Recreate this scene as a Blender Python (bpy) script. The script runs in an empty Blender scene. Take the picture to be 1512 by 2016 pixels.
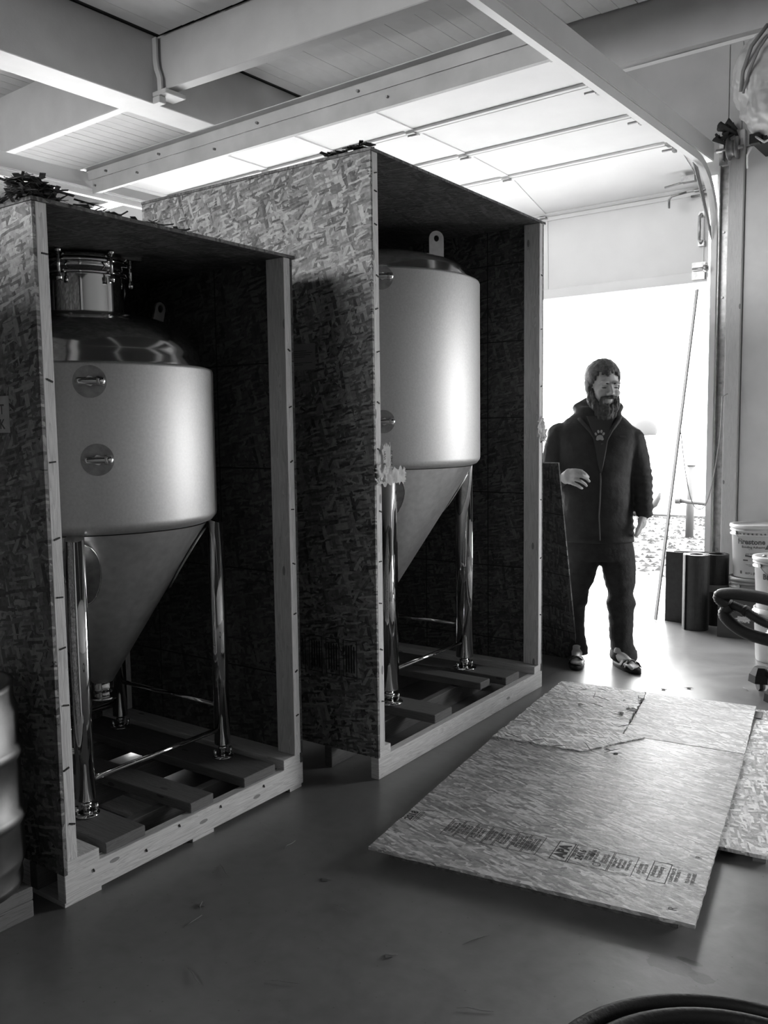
import bpy, bmesh, math, random
from math import sin, cos, pi, radians, sqrt, atan2
from mathutils import Vector, Matrix, noise
random.seed(7)
SC = bpy.context.scene
COL = SC.collection

# ------------------------------------------------------------------ camera
cam_d = bpy.data.cameras.new('camera'); cam = bpy.data.objects.new('camera', cam_d); COL.objects.link(cam)
cr = Vector((.7925, .6096, -.0132)).normalized()
cf = Vector((-.6071, .7891, -.0939)).normalized()
cr = (cr - cf * cr.dot(cf)).normalized(); cu = cr.cross(cf)
cam.matrix_world = Matrix(((cr.x, cu.x, -cf.x, 0), (cr.y, cu.y, -cf.y, 0), (cr.z, cu.z, -cf.z, 1.4), (0, 0, 0, 1)))
cam_d.sensor_fit = 'HORIZONTAL'; cam_d.sensor_width = 36; cam_d.lens = 1721 / 1512 * 36
cam_d.clip_start = .05; cam_d.clip_end = 1000
SC.camera = cam

# ------------------------------------------------------------------ sky, light, exposure
SKY = 15.0
W = bpy.data.worlds.new('world'); SC.world = W; W.use_nodes = True
nt = W.node_tree; bg = nt.nodes['Background']
tc = nt.nodes.new('ShaderNodeTexCoord'); sp = nt.nodes.new('ShaderNodeSeparateXYZ'); rp = nt.nodes.new('ShaderNodeValToRGB')
nt.links.new(tc.outputs['Generated'], sp.inputs[0]); nt.links.new(sp.outputs['Z'], rp.inputs[0]); nt.links.new(rp.outputs[0], bg.inputs[0])
rp.color_ramp.elements[0].color = (.95, .95, .95, 1); rp.color_ramp.elements[1].color = (1, 1, 1, 1)
bg.inputs[1].default_value = SKY
vs = SC.view_settings; vs.view_transform = 'Standard'; vs.look = 'None'; vs.gamma = 1; vs.exposure = 0.15; vs.use_curve_mapping = False

def portal(loc, size, rot):
    l = bpy.data.lights.new('portal', 'AREA'); l.shape = 'RECTANGLE'; l.size, l.size_y = size
    l.cycles.is_portal = True
    o = bpy.data.objects.new('light_portal', l); o.location = loc; o.rotation_euler = rot; COL.objects.link(o)
portal((-3.9, 6.66, 1.2), (3.8, 2.4), (radians(-90), 0, 0))
portal((-9.05, 6.66, 1.5), (5.1, 3.0), (radians(-90), 0, 0))
portal((-5.0, -4.1, 3.3), (5.6, 1.6), (radians(90), 0, 0))
portal((.95, 6.62, 1.2), (1.5, 2.4), (radians(-90), 0, 0))

# ------------------------------------------------------------------ mesh builder
def uvbox(bm, axis_of=None):
    pass

class MB:
    def __init__(s): s.v = []; s.f = []; s.uv = []; s.sm = []; s.mi = []; s.cur = 0
    def add(s, vs_, fs, uvs=None, smooth=False):
        n = len(s.v); s.v += [tuple(v) for v in vs_]
        for i, f in enumerate(fs):
            s.f.append([n + k for k in f]); s.uv.append(uvs[i] if uvs else None); s.sm.append(smooth); s.mi.append(s.cur)
        return s
    def box(s, a, b, rot=None, org=None, grain=None):
        """axis aligned box a..b ; UV runs along the longest side"""
        a = Vector(a); b = Vector(b); d = b - a
        g = grain if grain is not None else max(range(3), key=lambda i: abs(d[i]))
        P = [Vector((x, y, z)) for x in (a.x, b.x) for y in (a.y, b.y) for z in (a.z, b.z)]
        F = [(0, 1, 3, 2), (4, 6, 7, 5), (0, 4, 5, 1), (2, 3, 7, 6), (0, 2, 6, 4), (1, 5, 7, 3)]
        off = (random.random() * 5, random.random() * 5)
        uvs = []
        for fi, f in enumerate(F):
            nax = fi // 2; ax = [i for i in range(3) if i != nax]
            if g in ax: ax.remove(g); ax = [g, ax[0]]
            uvs.append([(P[k][ax[0]] + off[0], P[k][ax[1]] + off[1]) for k in f])
        if rot is not None:
            o = Vector(org if org is not None else (a + b) / 2); P = [o + rot @ (p - o) for p in P]
        return s.add(P, F, uvs)
    def lathe(s, prof, n=48, c=(0, 0, 0), ax='z', a0=0, a1=2 * pi, smooth=True, caps=False):
        c = Vector(c); V = []; F = []; U = []
        full = abs(a1 - a0 - 2 * pi) < 1e-6; m = n if full else n + 1
        for (r, h) in prof:
            for i in range(m):
                a = a0 + (a1 - a0) * i / n
                p = (r * cos(a), r * sin(a), h)
                if ax == 'x': p = (h, r * cos(a), r * sin(a))
                if ax == 'y': p = (r * sin(a), h, r * cos(a))
                V.append(c + Vector(p))
        L = 0
        for j in range(len(prof) - 1):
            L2 = L + math.hypot(prof[j + 1][0] - prof[j][0], prof[j + 1][1] - prof[j][1])
            for i in range(n):
                k = (i + 1) % m
                F.append((j * m + i, j * m + k, (j + 1) * m + k, (j + 1) * m + i))
                w = max(prof[j][0], .01) * 2 * pi
                U.append([(i / n * w, L), ((i + 1) / n * w, L), ((i + 1) / n * w, L2), (i / n * w, L2)])
            L = L2
        s.add(V, F, U, smooth)
        return s
    def cyl(s, p, q, r, n=16, r2=None, caps=True):
        p = Vector(p); q = Vector(q); d = (q - p); L = d.length; d = d / L
        t = d.orthogonal().normalized(); b = d.cross(t); r2 = r if r2 is None else r2
        V = []
        for (o, rr) in ((p, r), (q, r2)):
            for i in range(n):
                a = 2 * pi * i / n; V.append(o + (t * cos(a) + b * sin(a)) * rr)
        F = [(i, (i + 1) % n, n + (i + 1) % n, n + i) for i in range(n)]
        s.add(V, F, None, True)
        if caps:
            k = len(s.v) - 2 * n
            s.f.append([k + i for i in range(n)][::-1]); s.f.append([k + n + i for i in range(n)])
            s.uv += [None, None]; s.sm += [False, False]; s.mi += [s.cur] * 2
        return s
    def tube(s, pts, r, n=10, closed=False, caps=True):
        pts = [Vector(p) for p in pts]; m = len(pts); V = []; F = []
        prev = None
        for i, p in enumerate(pts):
            a = pts[i - 1] if (i or closed) else p; b = pts[(i + 1) % m] if (i < m - 1 or closed) else p
            d = (b - a).normalized()
            if prev is None: t = d.orthogonal().normalized()
            else:
                t = prev - d * prev.dot(d)
                t = t.normalized() if t.length > 1e-6 else d.orthogonal().normalized()
            prev = t; bb = d.cross(t); rr = r[i] if isinstance(r, (list, tuple)) else r
            for k in range(n):
                an = 2 * pi * k / n; V.append(p + (t * cos(an) + bb * sin(an)) * rr)
        for i in range(m if closed else m - 1):
            j = (i + 1) % m
            for k in range(n):
                F.append((i * n + k, i * n + (k + 1) % n, j * n + (k + 1) % n, j * n + k))
        if caps and not closed:
            F.append(tuple(range(n))[::-1]); F.append(tuple((m - 1) * n + k for k in range(n)))
        return s.add(V, F, None, True)
    def loft(s, rings, caps=True):
        """rings: list of equal-length point lists"""
        n = len(rings[0]); V = [p for r in rings for p in r]; F = []
        for i in range(len(rings) - 1):
            for k in range(n): F.append((i * n + k, i * n + (k + 1) % n, (i + 1) * n + (k + 1) % n, (i + 1) * n + k))
        if caps: F.append(tuple(range(n))[::-1]); F.append(tuple((len(rings) - 1) * n + k for k in range(n)))
        return s.add(V, F, None, True)
    def ell(s, c, r, M=None, nu=16, nv=10):
        c = Vector(c); V = []; F = []
        if isinstance(r, (int, float)): r = (r, r, r)
        for j in range(nv + 1):
            t = pi * j / nv
            for i in range(nu):
                a = 2 * pi * i / nu; p = Vector((r[0] * sin(t) * cos(a), r[1] * sin(t) * sin(a), r[2] * cos(t)))
                V.append(c + (M @ p if M is not None else p))
        for j in range(nv):
            for i in range(nu):
                F.append((j * nu + i, (j + 1) * nu + i, (j + 1) * nu + (i + 1) % nu, j * nu + (i + 1) % nu))
        return s.add(V, F, None, True)
    def cone(s, p, q, r1, r2, n=12):
        """round cone: capsule with two radii"""
        p = Vector(p); q = Vector(q); m = 4
        pts = []; rs = []
        d = q - p; L = d.length; d.normalize()
        for i in range(m + 1):
            a = pi / 2 * (1 - i / m); pts.append(p - d * r1 * sin(a)); rs.append(max(r1 * cos(a), 1e-4))
        for i in range(1, m + 1):
            a = pi / 2 * i / m
            if i == 1: pts.append(q); rs.append(r2)
            pts.append(q + d * r2 * sin(a)); rs.append(max(r2 * cos(a), 1e-4))
        return s.tube(pts, rs, n)
    def chain(s, pts, rs, n=12):
        for i in range(len(pts) - 1): s.cone(pts[i], pts[i + 1], rs[i], rs[i + 1], n)
        return s
    def mesh(s, name):
        me = bpy.data.meshes.new(name); me.from_pydata(s.v, [], s.f)
        uvl = me.uv_layers.new(name='UVMap'); k = 0
        for p, u, sm, mi in zip(me.polygons, s.uv, s.sm, s.mi):
            p.use_smooth = sm; p.material_index = mi
            if u:
                for j, li in enumerate(p.loop_indices): uvl.data[li].uv = u[j]
            else:
                nn = p.normal; ax = max(range(3), key=lambda i: abs(nn[i])); a2 = [i for i in range(3) if i != ax]
                for li, vi in zip(p.loop_indices, p.vertices):
                    co = me.vertices[vi].co; uvl.data[li].uv = (co[a2[0]], co[a2[1]])
        return me
    def build(s, name, mat, parent=None, bevel=0, loc=None, rz=0, remesh=0, smooth=0, disp=None, fixn=True):
        me = s.mesh(name)
        if fixn:
            bm = bmesh.new(); bm.from_mesh(me); bmesh.ops.recalc_face_normals(bm, faces=bm.faces); bm.to_mesh(me); bm.free()
        for m in (mat if isinstance(mat, (list, tuple)) else [mat]): me.materials.append(m)
        o = bpy.data.objects.new(name, me); COL.objects.link(o)
        if remesh:
            md = o.modifiers.new('r', 'REMESH'); md.mode = 'VOXEL'; md.voxel_size = remesh; md.use_smooth_shade = True
            if smooth:
                m2 = o.modifiers.new('s', 'SMOOTH'); m2.iterations = smooth; m2.factor = .5
            dg = bpy.context.evaluated_depsgraph_get(); dg.update()
            nm = bpy.data.meshes.new_from_object(o.evaluated_get(dg)); o.modifiers.clear()
            o.data = nm; bpy.data.meshes.remove(me); nm.name = name
            nm.materials.clear()
            nm.materials.append(mat)
            if disp:
                ns = [v.normal.copy() for v in nm.vertices]
                for v, n_ in zip(nm.vertices, ns): v.co = v.co + n_ * disp(v.co)
            for p in nm.polygons: p.use_smooth = True
        elif bevel:
            b = o.modifiers.new('bevel', 'BEVEL'); b.width = bevel; b.segments = 1; b.limit_method = 'ANGLE'; b.angle_limit = radians(40)
        if parent: o.parent = parent
        if loc: o.location = loc
        if rz: o.rotation_euler = (0, 0, rz)
        return o

def tag(o, label=None, cat=None, group=None, kind=None):
    for k, v in (('label', label), ('category', cat), ('group', group), ('kind', kind)):
        if v: o[k] = v
    return o
def thing(name, label, cat, loc=(0, 0, 0), rz=0, group=None, rot=None):
    o = bpy.data.objects.new(name, None); COL.objects.link(o); o.location = loc; o.empty_display_size = .1
    o.rotation_euler = rot if rot else (0, 0, rz)
    return tag(o, label, cat, group)
def struct(o): o['kind'] = 'structure'; return o

# ------------------------------------------------------------------ materials
def g(v): return (v, v, v, 1)
class NT:
    def __init__(s, name):
        s.m = bpy.data.materials.new(name); s.m.use_nodes = True; s.t = s.m.node_tree
        s.b = s.t.nodes['Principled BSDF']
    def n(s, typ, **k):
        nd = s.t.nodes.new('ShaderNode' + typ)
        for a, b in k.items():
            if a.startswith('i_'):
                key = a[2:]; key = int(key) if key.isdigit() else key
                nd.inputs[key].default_value = b
            else: setattr(nd, a, b)
        return nd
    def l(s, a, b): s.t.links.new(a, b)
    def math(s, op, a, b=None, c=None, clamp=False):
        nd = s.t.nodes.new('ShaderNodeMath'); nd.operation = op; nd.use_clamp = clamp
        for i, x in enumerate((a, b, c)):
            if x is None: continue
            if hasattr(x, 'links') or hasattr(x, 'is_linked'): s.l(x, nd.inputs[i])
            else: nd.inputs[i].default_value = x
        return nd.outputs[0]
    def ramp(s, x, pts):
        r = s.t.nodes.new('ShaderNodeValToRGB'); e = r.color_ramp.elements
        while len(e) < len(pts): e.new(.5)
        for k, (p, v) in zip(e, pts): k.position = p; k.color = g(v)
        s.l(x, r.inputs[0]); return r.outputs[0]
    def bump(s, h, strength=.3, dist=.01):
        b = s.n('Bump', i_Strength=strength, i_Distance=dist); s.l(h, b.inputs['Height']); s.l(b.outputs[0], s.b.inputs['Normal'])

def plain(name, v, rough=.6, metal=0, spec=.5, noise_=0, nscale=8, bump=0, bscale=40):
    k = NT(name); k.b.inputs['Base Color'].default_value = g(v); k.b.inputs['Roughness'].default_value = rough
    k.b.inputs['Metallic'].default_value = metal; k.b.inputs['Specular IOR Level'].default_value = spec
    if noise_ or bump:
        tcn = k.n('TexCoord')
    if noise_:
        nz = k.n('TexNoise', i_Scale=nscale, i_Detail=6.0); k.l(tcn.outputs['Object'], nz.inputs['Vector'])
        k.l(k.ramp(nz.outputs[0], [(.3, max(0, v * (1 - noise_))), (.7, v * (1 + noise_))]), k.b.inputs['Base Color'])
    if bump:
        nz2 = k.n('TexNoise', i_Scale=bscale, i_Detail=4.0); k.l(tcn.outputs['Object'], nz2.inputs['Vector']); k.bump(nz2.outputs[0], bump, .01)
    return k.m

def osb(name, base=.22, contrast=1.0, lines=0, spread=1.0, rough=.6, rot0=0.0):
    k = NT(name); k.b.inputs['Roughness'].default_value = rough
    uv = k.n('TexCoord').outputs['UV']
    nz = k.n('TexNoise', i_Scale=18.0, i_Detail=2.0, noise_dimensions='2D'); k.l(uv, nz.inputs['Vector'])
    vm = k.n('VectorMath', operation='SCALE'); vm.inputs['Scale'].default_value = .007; k.l(nz.outputs['Color'], vm.inputs[0])
    ad = k.n('VectorMath', operation='ADD'); k.l(uv, ad.inputs[0]); k.l(vm.outputs[0], ad.inputs[1])
    prev = None; hgt = None
    angs = [5, -38, 62, 18, -70, 34, -14, 80]
    for i, a in enumerate(angs):
        mp = k.n('Mapping'); mp.inputs['Rotation'].default_value = (0, 0, radians(a * spread) + rot0)
        mp.inputs['Location'].default_value = (i * 3.7, i * 1.9, 0)
        mp.inputs['Scale'].default_value = ((9, 36, 1), (13, 62, 1), (17, 95, 1), (11, 44, 1), (22, 80, 1), (12, 66, 1), (8, 52, 1), (19, 110, 1))[i]
        k.l(ad.outputs[0], mp.inputs[0])
        # scale must follow the rotation: rotate first, then stretch
        mp.vector_type = 'POINT'
        r1 = k.n('Mapping'); r1.inputs['Rotation'].default_value = (0, 0, radians(a * spread) + rot0); k.l(ad.outputs[0], r1.inputs[0])
        mp.inputs['Rotation'].default_value = (0, 0, 0); k.l(r1.outputs[0], mp.inputs[0])
        vo = k.n('TexVoronoi', voronoi_dimensions='2D', distance='CHEBYCHEV', i_Randomness=.9, i_Scale=1.0); k.l(mp.outputs[0], vo.inputs['Vector'])
        sc_ = k.n('SeparateColor'); k.l(vo.outputs['Color'], sc_.inputs[0])
        if prev is None: prev = sc_.outputs[0]; hgt = sc_.outputs[0]; continue
        mask = k.math('MULTIPLY', k.math('GREATER_THAN', sc_.outputs[1], .5), k.math('LESS_THAN', vo.outputs['Distance'], .52))
        mx = k.n('Mix', data_type='FLOAT'); k.l(mask, mx.inputs[0]); k.l(prev, mx.inputs[2]); k.l(sc_.outputs[0], mx.inputs[3]); prev = mx.outputs[0]
        mh = k.n('Mix', data_type='FLOAT'); k.l(mask, mh.inputs[0]); k.l(hgt, mh.inputs[2])
        k.l(k.math('ADD', k.math('MULTIPLY', hgt, .4), .2 + .1 * i), mh.inputs[3]); hgt = mh.outputs[0]
    fg = k.n('TexNoise', i_Scale=60.0, i_Detail=5.0, noise_dimensions='2D'); k.l(ad.outputs[0], fg.inputs['Vector'])
    lg_ = k.n('TexNoise', i_Scale=3.0, i_Detail=3.0, noise_dimensions='2D'); k.l(uv, lg_.inputs['Vector'])
    val = k.math('ADD', k.math('MULTIPLY', prev, .60), k.math('ADD', k.math('MULTIPLY', fg.outputs[0], .38), k.math('MULTIPLY', lg_.outputs[0], .16)))
    c = contrast
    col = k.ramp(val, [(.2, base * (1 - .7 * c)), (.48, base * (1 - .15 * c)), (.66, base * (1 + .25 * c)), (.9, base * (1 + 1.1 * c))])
    if lines:
        su = k.n('SeparateXYZ'); k.l(uv, su.inputs[0])
        for ch, per in ((0, lines), (1, lines)):
            fr = k.math('ABSOLUTE', k.math('SUBTRACT', k.math('FRACT', k.math('DIVIDE', su.outputs[ch], per)), .5))
            ln = k.math('LESS_THAN', fr, .0045 / per * .6)
            mm = k.n('Mix', data_type='RGBA'); k.l(ln, mm.inputs[0]); k.l(col, mm.inputs[6]); mm.inputs[7].default_value = g(base * .12); col = mm.outputs[2]
    k.l(col, k.b.inputs['Base Color'])
    k.bump(k.math('ADD', hgt, k.math('MULTIPLY', fg.outputs[0], .4)), .55, .004)
    return k.m

def wood(name, base=.4, rough=.65, k2=.25, scale=1.0):
    k = NT(name); k.b.inputs['Roughness'].default_value = rough
    uv = k.n('TexCoord').outputs['UV']
    mp = k.n('Mapping'); mp.inputs['Scale'].default_value = (1.6 * scale, 26 * scale, 1); k.l(uv, mp.inputs[0])
    nz = k.n('TexNoise', i_Scale=1.6, i_Detail=5.0, i_Distortion=.8, noise_dimensions='2D'); k.l(mp.outputs[0], nz.inputs['Vector'])
    wv = k.math('FRACT', k.math('MULTIPLY', nz.outputs[0], 7.0))
    mp2 = k.n('Mapping'); mp2.inputs['Scale'].default_value = (6, 160, 1); k.l(uv, mp2.inputs[0])
    f2 = k.n('TexNoise', i_Scale=2.0, i_Detail=3.0, noise_dimensions='2D'); k.l(mp2.outputs[0], f2.inputs['Vector'])
    # knots
    mk = k.n('Mapping'); mk.inputs['Scale'].default_value = (3.2, 9, 1); k.l(uv, mk.inputs[0])
    vk = k.n('TexVoronoi', voronoi_dimensions='2D', i_Scale=1.0); k.l(mk.outputs[0], vk.inputs['Vector'])
    kc = k.n('SeparateColor'); k.l(vk.outputs['Color'], kc.inputs[0])
    kn = k.math('MULTIPLY', k.math('LESS_THAN', vk.outputs['Distance'], .06), k.math('GREATER_THAN', kc.outputs[0], .72))
    v = k.math('ADD', k.math('MULTIPLY', wv, .35), k.math('MULTIPLY', f2.outputs[0], .65))
    col = k.ramp(v, [(.1, base * (1 - k2 * 1.6)), (.5, base), (.9, base * (1 + k2))])
    mm = k.n('Mix', data_type='RGBA'); k.l(k.math('MULTIPLY', kn, .75), mm.inputs[0]); k.l(col, mm.inputs[6]); mm.inputs[7].default_value = g(base * .25)
    k.l(mm.outputs[2], k.b.inputs['Base Color']); k.bump(v, .25, .003)
    return k.m

def metal(name, v=.6, rough=.3, nscale=0, var=.1, aniso=0):
    k = NT(name); k.b.inputs['Metallic'].default_value = 1; k.b.inputs['Base Color'].default_value = g(v); k.b.inputs['Roughness'].default_value = rough
    if nscale:
        tcn = k.n('TexCoord'); nz = k.n('TexNoise', i_Scale=nscale, i_Detail=5.0); k.l(tcn.outputs['Object'], nz.inputs['Vector'])
        k.l(k.ramp(nz.outputs[0], [(.3, v * (1 - var)), (.7, v * (1 + var))]), k.b.inputs['Base Color'])
        k.l(k.math('ADD', k.math('MULTIPLY', nz.outputs[0], .12), rough - .06), k.b.inputs['Roughness'])
        n3 = k.n('TexNoise', i_Scale=3.0, i_Detail=1.0); k.l(tcn.outputs['Object'], n3.inputs['Vector']); k.bump(n3.outputs[0], .06, .02)
    return k.m

def concrete(name, base=.3):
    k = NT(name)
    tcn = k.n('TexCoord')
    a = k.n('TexNoise', i_Scale=.9, i_Detail=8.0, i_Roughness=.6); k.l(tcn.outputs['Object'], a.inputs['Vector'])
    b = k.n('TexNoise', i_Scale=22.0, i_Detail=6.0); k.l(tcn.outputs['Object'], b.inputs['Vector'])
    c = k.n('TexNoise', i_Scale=5.0, i_Detail=6.0, i_Distortion=1.5); k.l(tcn.outputs['Object'], c.inputs['Vector'])
    v = k.math('ADD', k.math('MULTIPLY', a.outputs[0], .5), k.math('ADD', k.math('MULTIPLY', b.outputs[0], .2), k.math('MULTIPLY', c.outputs[0], .3)))
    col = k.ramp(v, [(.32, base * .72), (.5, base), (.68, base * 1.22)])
    sp_ = k.n('TexVoronoi', i_Scale=26.0); k.l(tcn.outputs['Object'], sp_.inputs['Vector'])
    mm = k.n('Mix', data_type='RGBA'); k.l(k.math('MULTIPLY', k.math('LESS_THAN', sp_.outputs['Distance'], .07), .5), mm.inputs[0]); k.l(col, mm.inputs[6]); mm.inputs[7].default_value = g(base * .4)
    # damp stains near the hose
    last = mm.outputs[2]
    for (x, y, rx, ry) in ((-.735, 2.155, .075, .035), (-.655, 2.15, .035, .025), (-.70, 2.20, .035, .012)):
        mp = k.n('Mapping'); mp.inputs['Location'].default_value = (-x / rx, -y / ry, 0); mp.inputs['Scale'].default_value = (1 / rx, 1 / ry, 0); k.l(tcn.outputs['Object'], mp.inputs[0])
        le = k.n('VectorMath', operation='LENGTH'); k.l(mp.outputs[0], le.inputs[0])
        d = k.math('ADD', le.outputs['Value'], k.math('MULTIPLY', b.outputs[0], 1.2))
        m2 = k.n('Mix', data_type='RGBA'); k.l(k.math('MULTIPLY', k.math('LESS_THAN', d, 1.5), .55), m2.inputs[0]); k.l(last, m2.inputs[6]); m2.inputs[7].default_value = g(base * .3); last = m2.outputs[2]
    k.l(last, k.b.inputs['Base Color'])
    k.l(k.ramp(v, [(.3, .27), (.7, .42)]), k.b.inputs['Roughness'])
    k.bump(k.math('ADD', b.outputs[0], c.outputs[0]), .12, .006)
    return k.m

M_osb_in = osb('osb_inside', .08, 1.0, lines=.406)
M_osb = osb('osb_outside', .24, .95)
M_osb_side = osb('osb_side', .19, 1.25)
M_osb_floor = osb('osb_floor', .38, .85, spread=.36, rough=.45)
M_osb_rough_lit = osb('osb_floor_rough_lit', .62, .85, spread=.6)  # paler than the near sheet: doorway light at the far end put in colour
M_stud = wood('stud_pine', .72)
M_plank = wood('plank_pine', .16)
M_oldwood = wood('old_wood', .2)
M_edge = plain('osb_edge', .1, .9, noise_=.5, nscale=60)
M_brush = metal('brushed_steel', .68, .56, 120, .07)
M_satin = metal('satin_steel', .68, .46, 30, .1)
M_mirror = metal('polished_steel', .72, .06)
M_dome = metal('dome_steel', .72, .14)
M_dull = metal('dull_steel', .35, .4, 40, .2)
M_paint = plain('white_paint', .72, .45, noise_=.05, nscale=3)
M_beam = plain('beam_paint', .5, .5, noise_=.05, nscale=5, bump=.1)
M_board = plain('ceiling_board_paint', .5, .5, noise_=.06, nscale=6)
M_door = plain('door_paint', .8, .4, noise_=.03, nscale=4)
M_ply_shade = plain('ply_paint_shade', .42, .55, noise_=.07, nscale=4)  # same plywood, darkened in colour for the dimmer upper wall
M_ply_lit = plain('ply_paint_lit', .8, .55, noise_=.07, nscale=4)  # lightened in colour for the light falling on the lower wall
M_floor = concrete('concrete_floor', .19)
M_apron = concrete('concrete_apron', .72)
M_galv = metal('galvanized', .5, .45, 30, .25)
M_black = plain('black', .012, .6)
M_rubber = plain('rubber', .02, .55, bump=.2, bscale=80)
M_white = plain('white_plastic', .75, .35)
M_ink = plain('print_ink', .035, .8)
M_inkf = plain('faded_ink', .12, .8)
M_paper = plain('paper', .6, .7, noise_=.15, nscale=30)
M_void = plain('dark_gap', .01, 1)

# ------------------------------------------------------------------ setting
def board(name, a, b, mat, parent=None, bevel=0, **k): return MB().box(a, b).build(name, mat, parent, bevel, **k)

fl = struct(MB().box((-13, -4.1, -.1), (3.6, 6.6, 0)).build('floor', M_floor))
# ceiling: backing slab + tongue and groove planks in every bay that shows
def roofz(x): return 4.53 if x < -5.86 else 4.53 - (x + 5.86) * .025
ceil_ = MB()
ceil_.add([(-13, -4, 4.56), (-5.86, -4, 4.56), (3.6, -4, 4.33), (3.6, 6.5, 4.33), (-5.86, 6.5, 4.56), (-13, 6.5, 4.56),
           (-13, -4, 4.7), (-5.86, -4, 4.7), (3.6, -4, 4.7), (3.6, 6.5, 4.7), (-5.86, 6.5, 4.7), (-13, 6.5, 4.7)],
          [(0, 1, 4, 5), (1, 2, 3, 4), (6, 7, 10, 11), (7, 8, 9, 10), (0, 6, 7, 8, 2, 1), (5, 4, 3, 9, 10, 11), (0, 5, 11, 6), (2, 8, 9, 3)])
ceiling = struct(ceil_.build('ceiling', plain('ceiling_gap', .02, .9)))
bays = [(4.84, 6.40), (2.9, 4.67)]
pm = {}
for bi, (y0, y1) in enumerate(bays):
    pm[bi] = MB().box((-.067, y0, -.016), (.067, y1, .006)).mesh('plank')
    pm[bi].materials.append(M_board)
x = -12.0
while x < (-1.2):
    for bi in (0, 1):
        if bi == 1 and x > -3.0: continue
        if -6.26 < x < -5.79: continue
        o = bpy.data.objects.new('plank', pm[bi]); COL.objects.link(o); o.parent = ceiling
        o.location = (x, 0, roofz(x) + .012 + random.uniform(-.0015, .0015)); o.rotation_euler = (0, .0, 0)
    x += .14
# girder and cross beams (painted)
girder = tag(MB().box((-6.17, -3.99, 4.02), (-5.862, 6.47, 4.55)).build('ceiling_girder', M_beam, bevel=.006),
             'deep white painted ceiling girder running toward the door wall', 'beam')
def slopebeam(name, x0, x1, y0, y1, zb0, zb1, zt0, zt1, label):
    V = [(x0, y0, zb0), (x1, y0, zb1), (x1, y1, zb1), (x0, y1, zb0), (x0, y0, zt0), (x1, y0, zt1), (x1, y1, zt1), (x0, y1, zt0)]
    o = MB().add(V, [(3, 2, 1, 0), (4, 5, 6, 7), (0, 1, 5, 4), (1, 2, 6, 5), (2, 3, 7, 6), (3, 0, 4, 7)]).build(name, M_beam, bevel=.006)
    return tag(o, label, 'beam')
slopebeam('cross_beam', -5.855, 3.5, 4.72, 4.83, 4.13, 3.86, 4.55, 4.32, 'painted cross beam bracketed to the right side of the girder')
slopebeam('cross_beam', -13, -6.175, 4.57, 4.66, 4.03, 4.03, 4.55, 4.55, 'painted cross beam left of the ceiling girder, bright along its underside')
slopebeam('cross_beam', -5.855, 3.5, 1.6, 1.72, 4.13, 3.86, 4.55, 4.32, 'painted cross beam overhead above the crates')
# header of the door wall
struct(MB().add([(-13, 6.43, 4.1), (-5.86, 6.43, 4.1), (3.6, 6.43, 3.98), (3.6, 6.6, 3.98), (-5.86, 6.6, 4.1), (-13, 6.6, 4.1),
                 (-13, 6.43, 4.6), (-5.86, 6.43, 4.6), (3.6, 6.43, 4.6), (3.6, 6.6, 4.6), (-5.86, 6.6, 4.6), (-13, 6.6, 4.6)],
                [(0, 1, 4, 5), (1, 2, 3, 4), (6, 7, 10, 11), (7, 8, 9, 10), (0, 6, 7, 1), (1, 7, 8, 2), (5, 4, 10, 11), (4, 3, 9, 10), (0, 5, 11, 6), (2, 8, 9, 3)]).build('trim_1', M_beam))
# beam hanger: bent strap and saddle at the joint of girder and cross beam
hg = thing('beam_hanger', 'white bent strap and saddle holding the cross beam on the girder', 'bracket', (-5.86, 4.70, 4.3))
st = MB()
prof = [(0, .22), (.0, .05), (.012, -.02), (.03, -.06), (.045, -.10), (.048, -.2)]
for i in range(len(prof) - 1):
    (a, z0), (b, z1) = prof[i], prof[i + 1]
    V = [(.002, -.03 + a * -.2, z0), (.05, -.03, z0), (.05, -.012, z0), (.002, -.012, z0)]
    V2 = [(.002 + b, -.03, z1), (.05 + b, -.03, z1), (.05 + b, -.012, z1), (.002 + b, -.012, z1)]
    V = [(.002 + a, -.03, z0), (.05 + a, -.03, z0), (.05 + a, -.012, z0), (.002 + a, -.012, z0)]
    st.add([Vector(v) for v in V + V2], [(0, 1, 5, 4), (1, 2, 6, 5), (2, 3, 7, 6), (3, 0, 4, 7), (3, 2, 1, 0), (4, 5, 6, 7)])
st.build('strap', M_beam, hg)
MB().box((.004, -.05, -.235), (.17, .16, -.198)).build('saddle', M_beam, hg, .006)
MB().box((.004, -.05, -.29), (.09, .02, -.237)).build('corbel', M_beam, hg, .006)

# door wall: main opening plus two unseen ones added to let daylight in
DW0, DW1 = 6.48, 6.60
wl = MB()
JX = -1.99   # right jamb of the main opening
wl.box((-5.86, DW0 + .02, 3.16), (JX, DW1, 4.05)); wl.box((-6.5, DW0 + .02, 0), (-5.86, DW1, 4.05)); wl.box((-11.6, DW0 + .02, 3.0), (-6.5, DW1, 4.05))
wl.box((-13, DW0 + .02, 0), (-11.6, DW1, 4.05)); wl.box((JX, DW0 + .02, 0), (.2, DW1, 4.05)); wl.box((1.7, DW0 + .02, 0), (3.6, DW1, 4.05)); wl.box((.2, DW0 + .02, 2.4), (1.7, DW1, 4.05))
wall_far = struct(wl.build('wall_far', M_paint))
MB().box((-1.79, DW0, 0), (-.60, DW0 + .018, 3.30)).build('plywood_panel', M_ply_lit, wall_far, .002)
MB().box((-.596, DW0, 0), (.2, DW0 + .018, 3.30)).build('plywood_panel', M_ply_lit, wall_far, .002)
MB().box((JX + .075, DW0 + .006, 3.31), (-1.83, DW0 + .019, 4.02)).build('plywood_panel', M_ply_shade, wall_far, .002)
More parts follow.
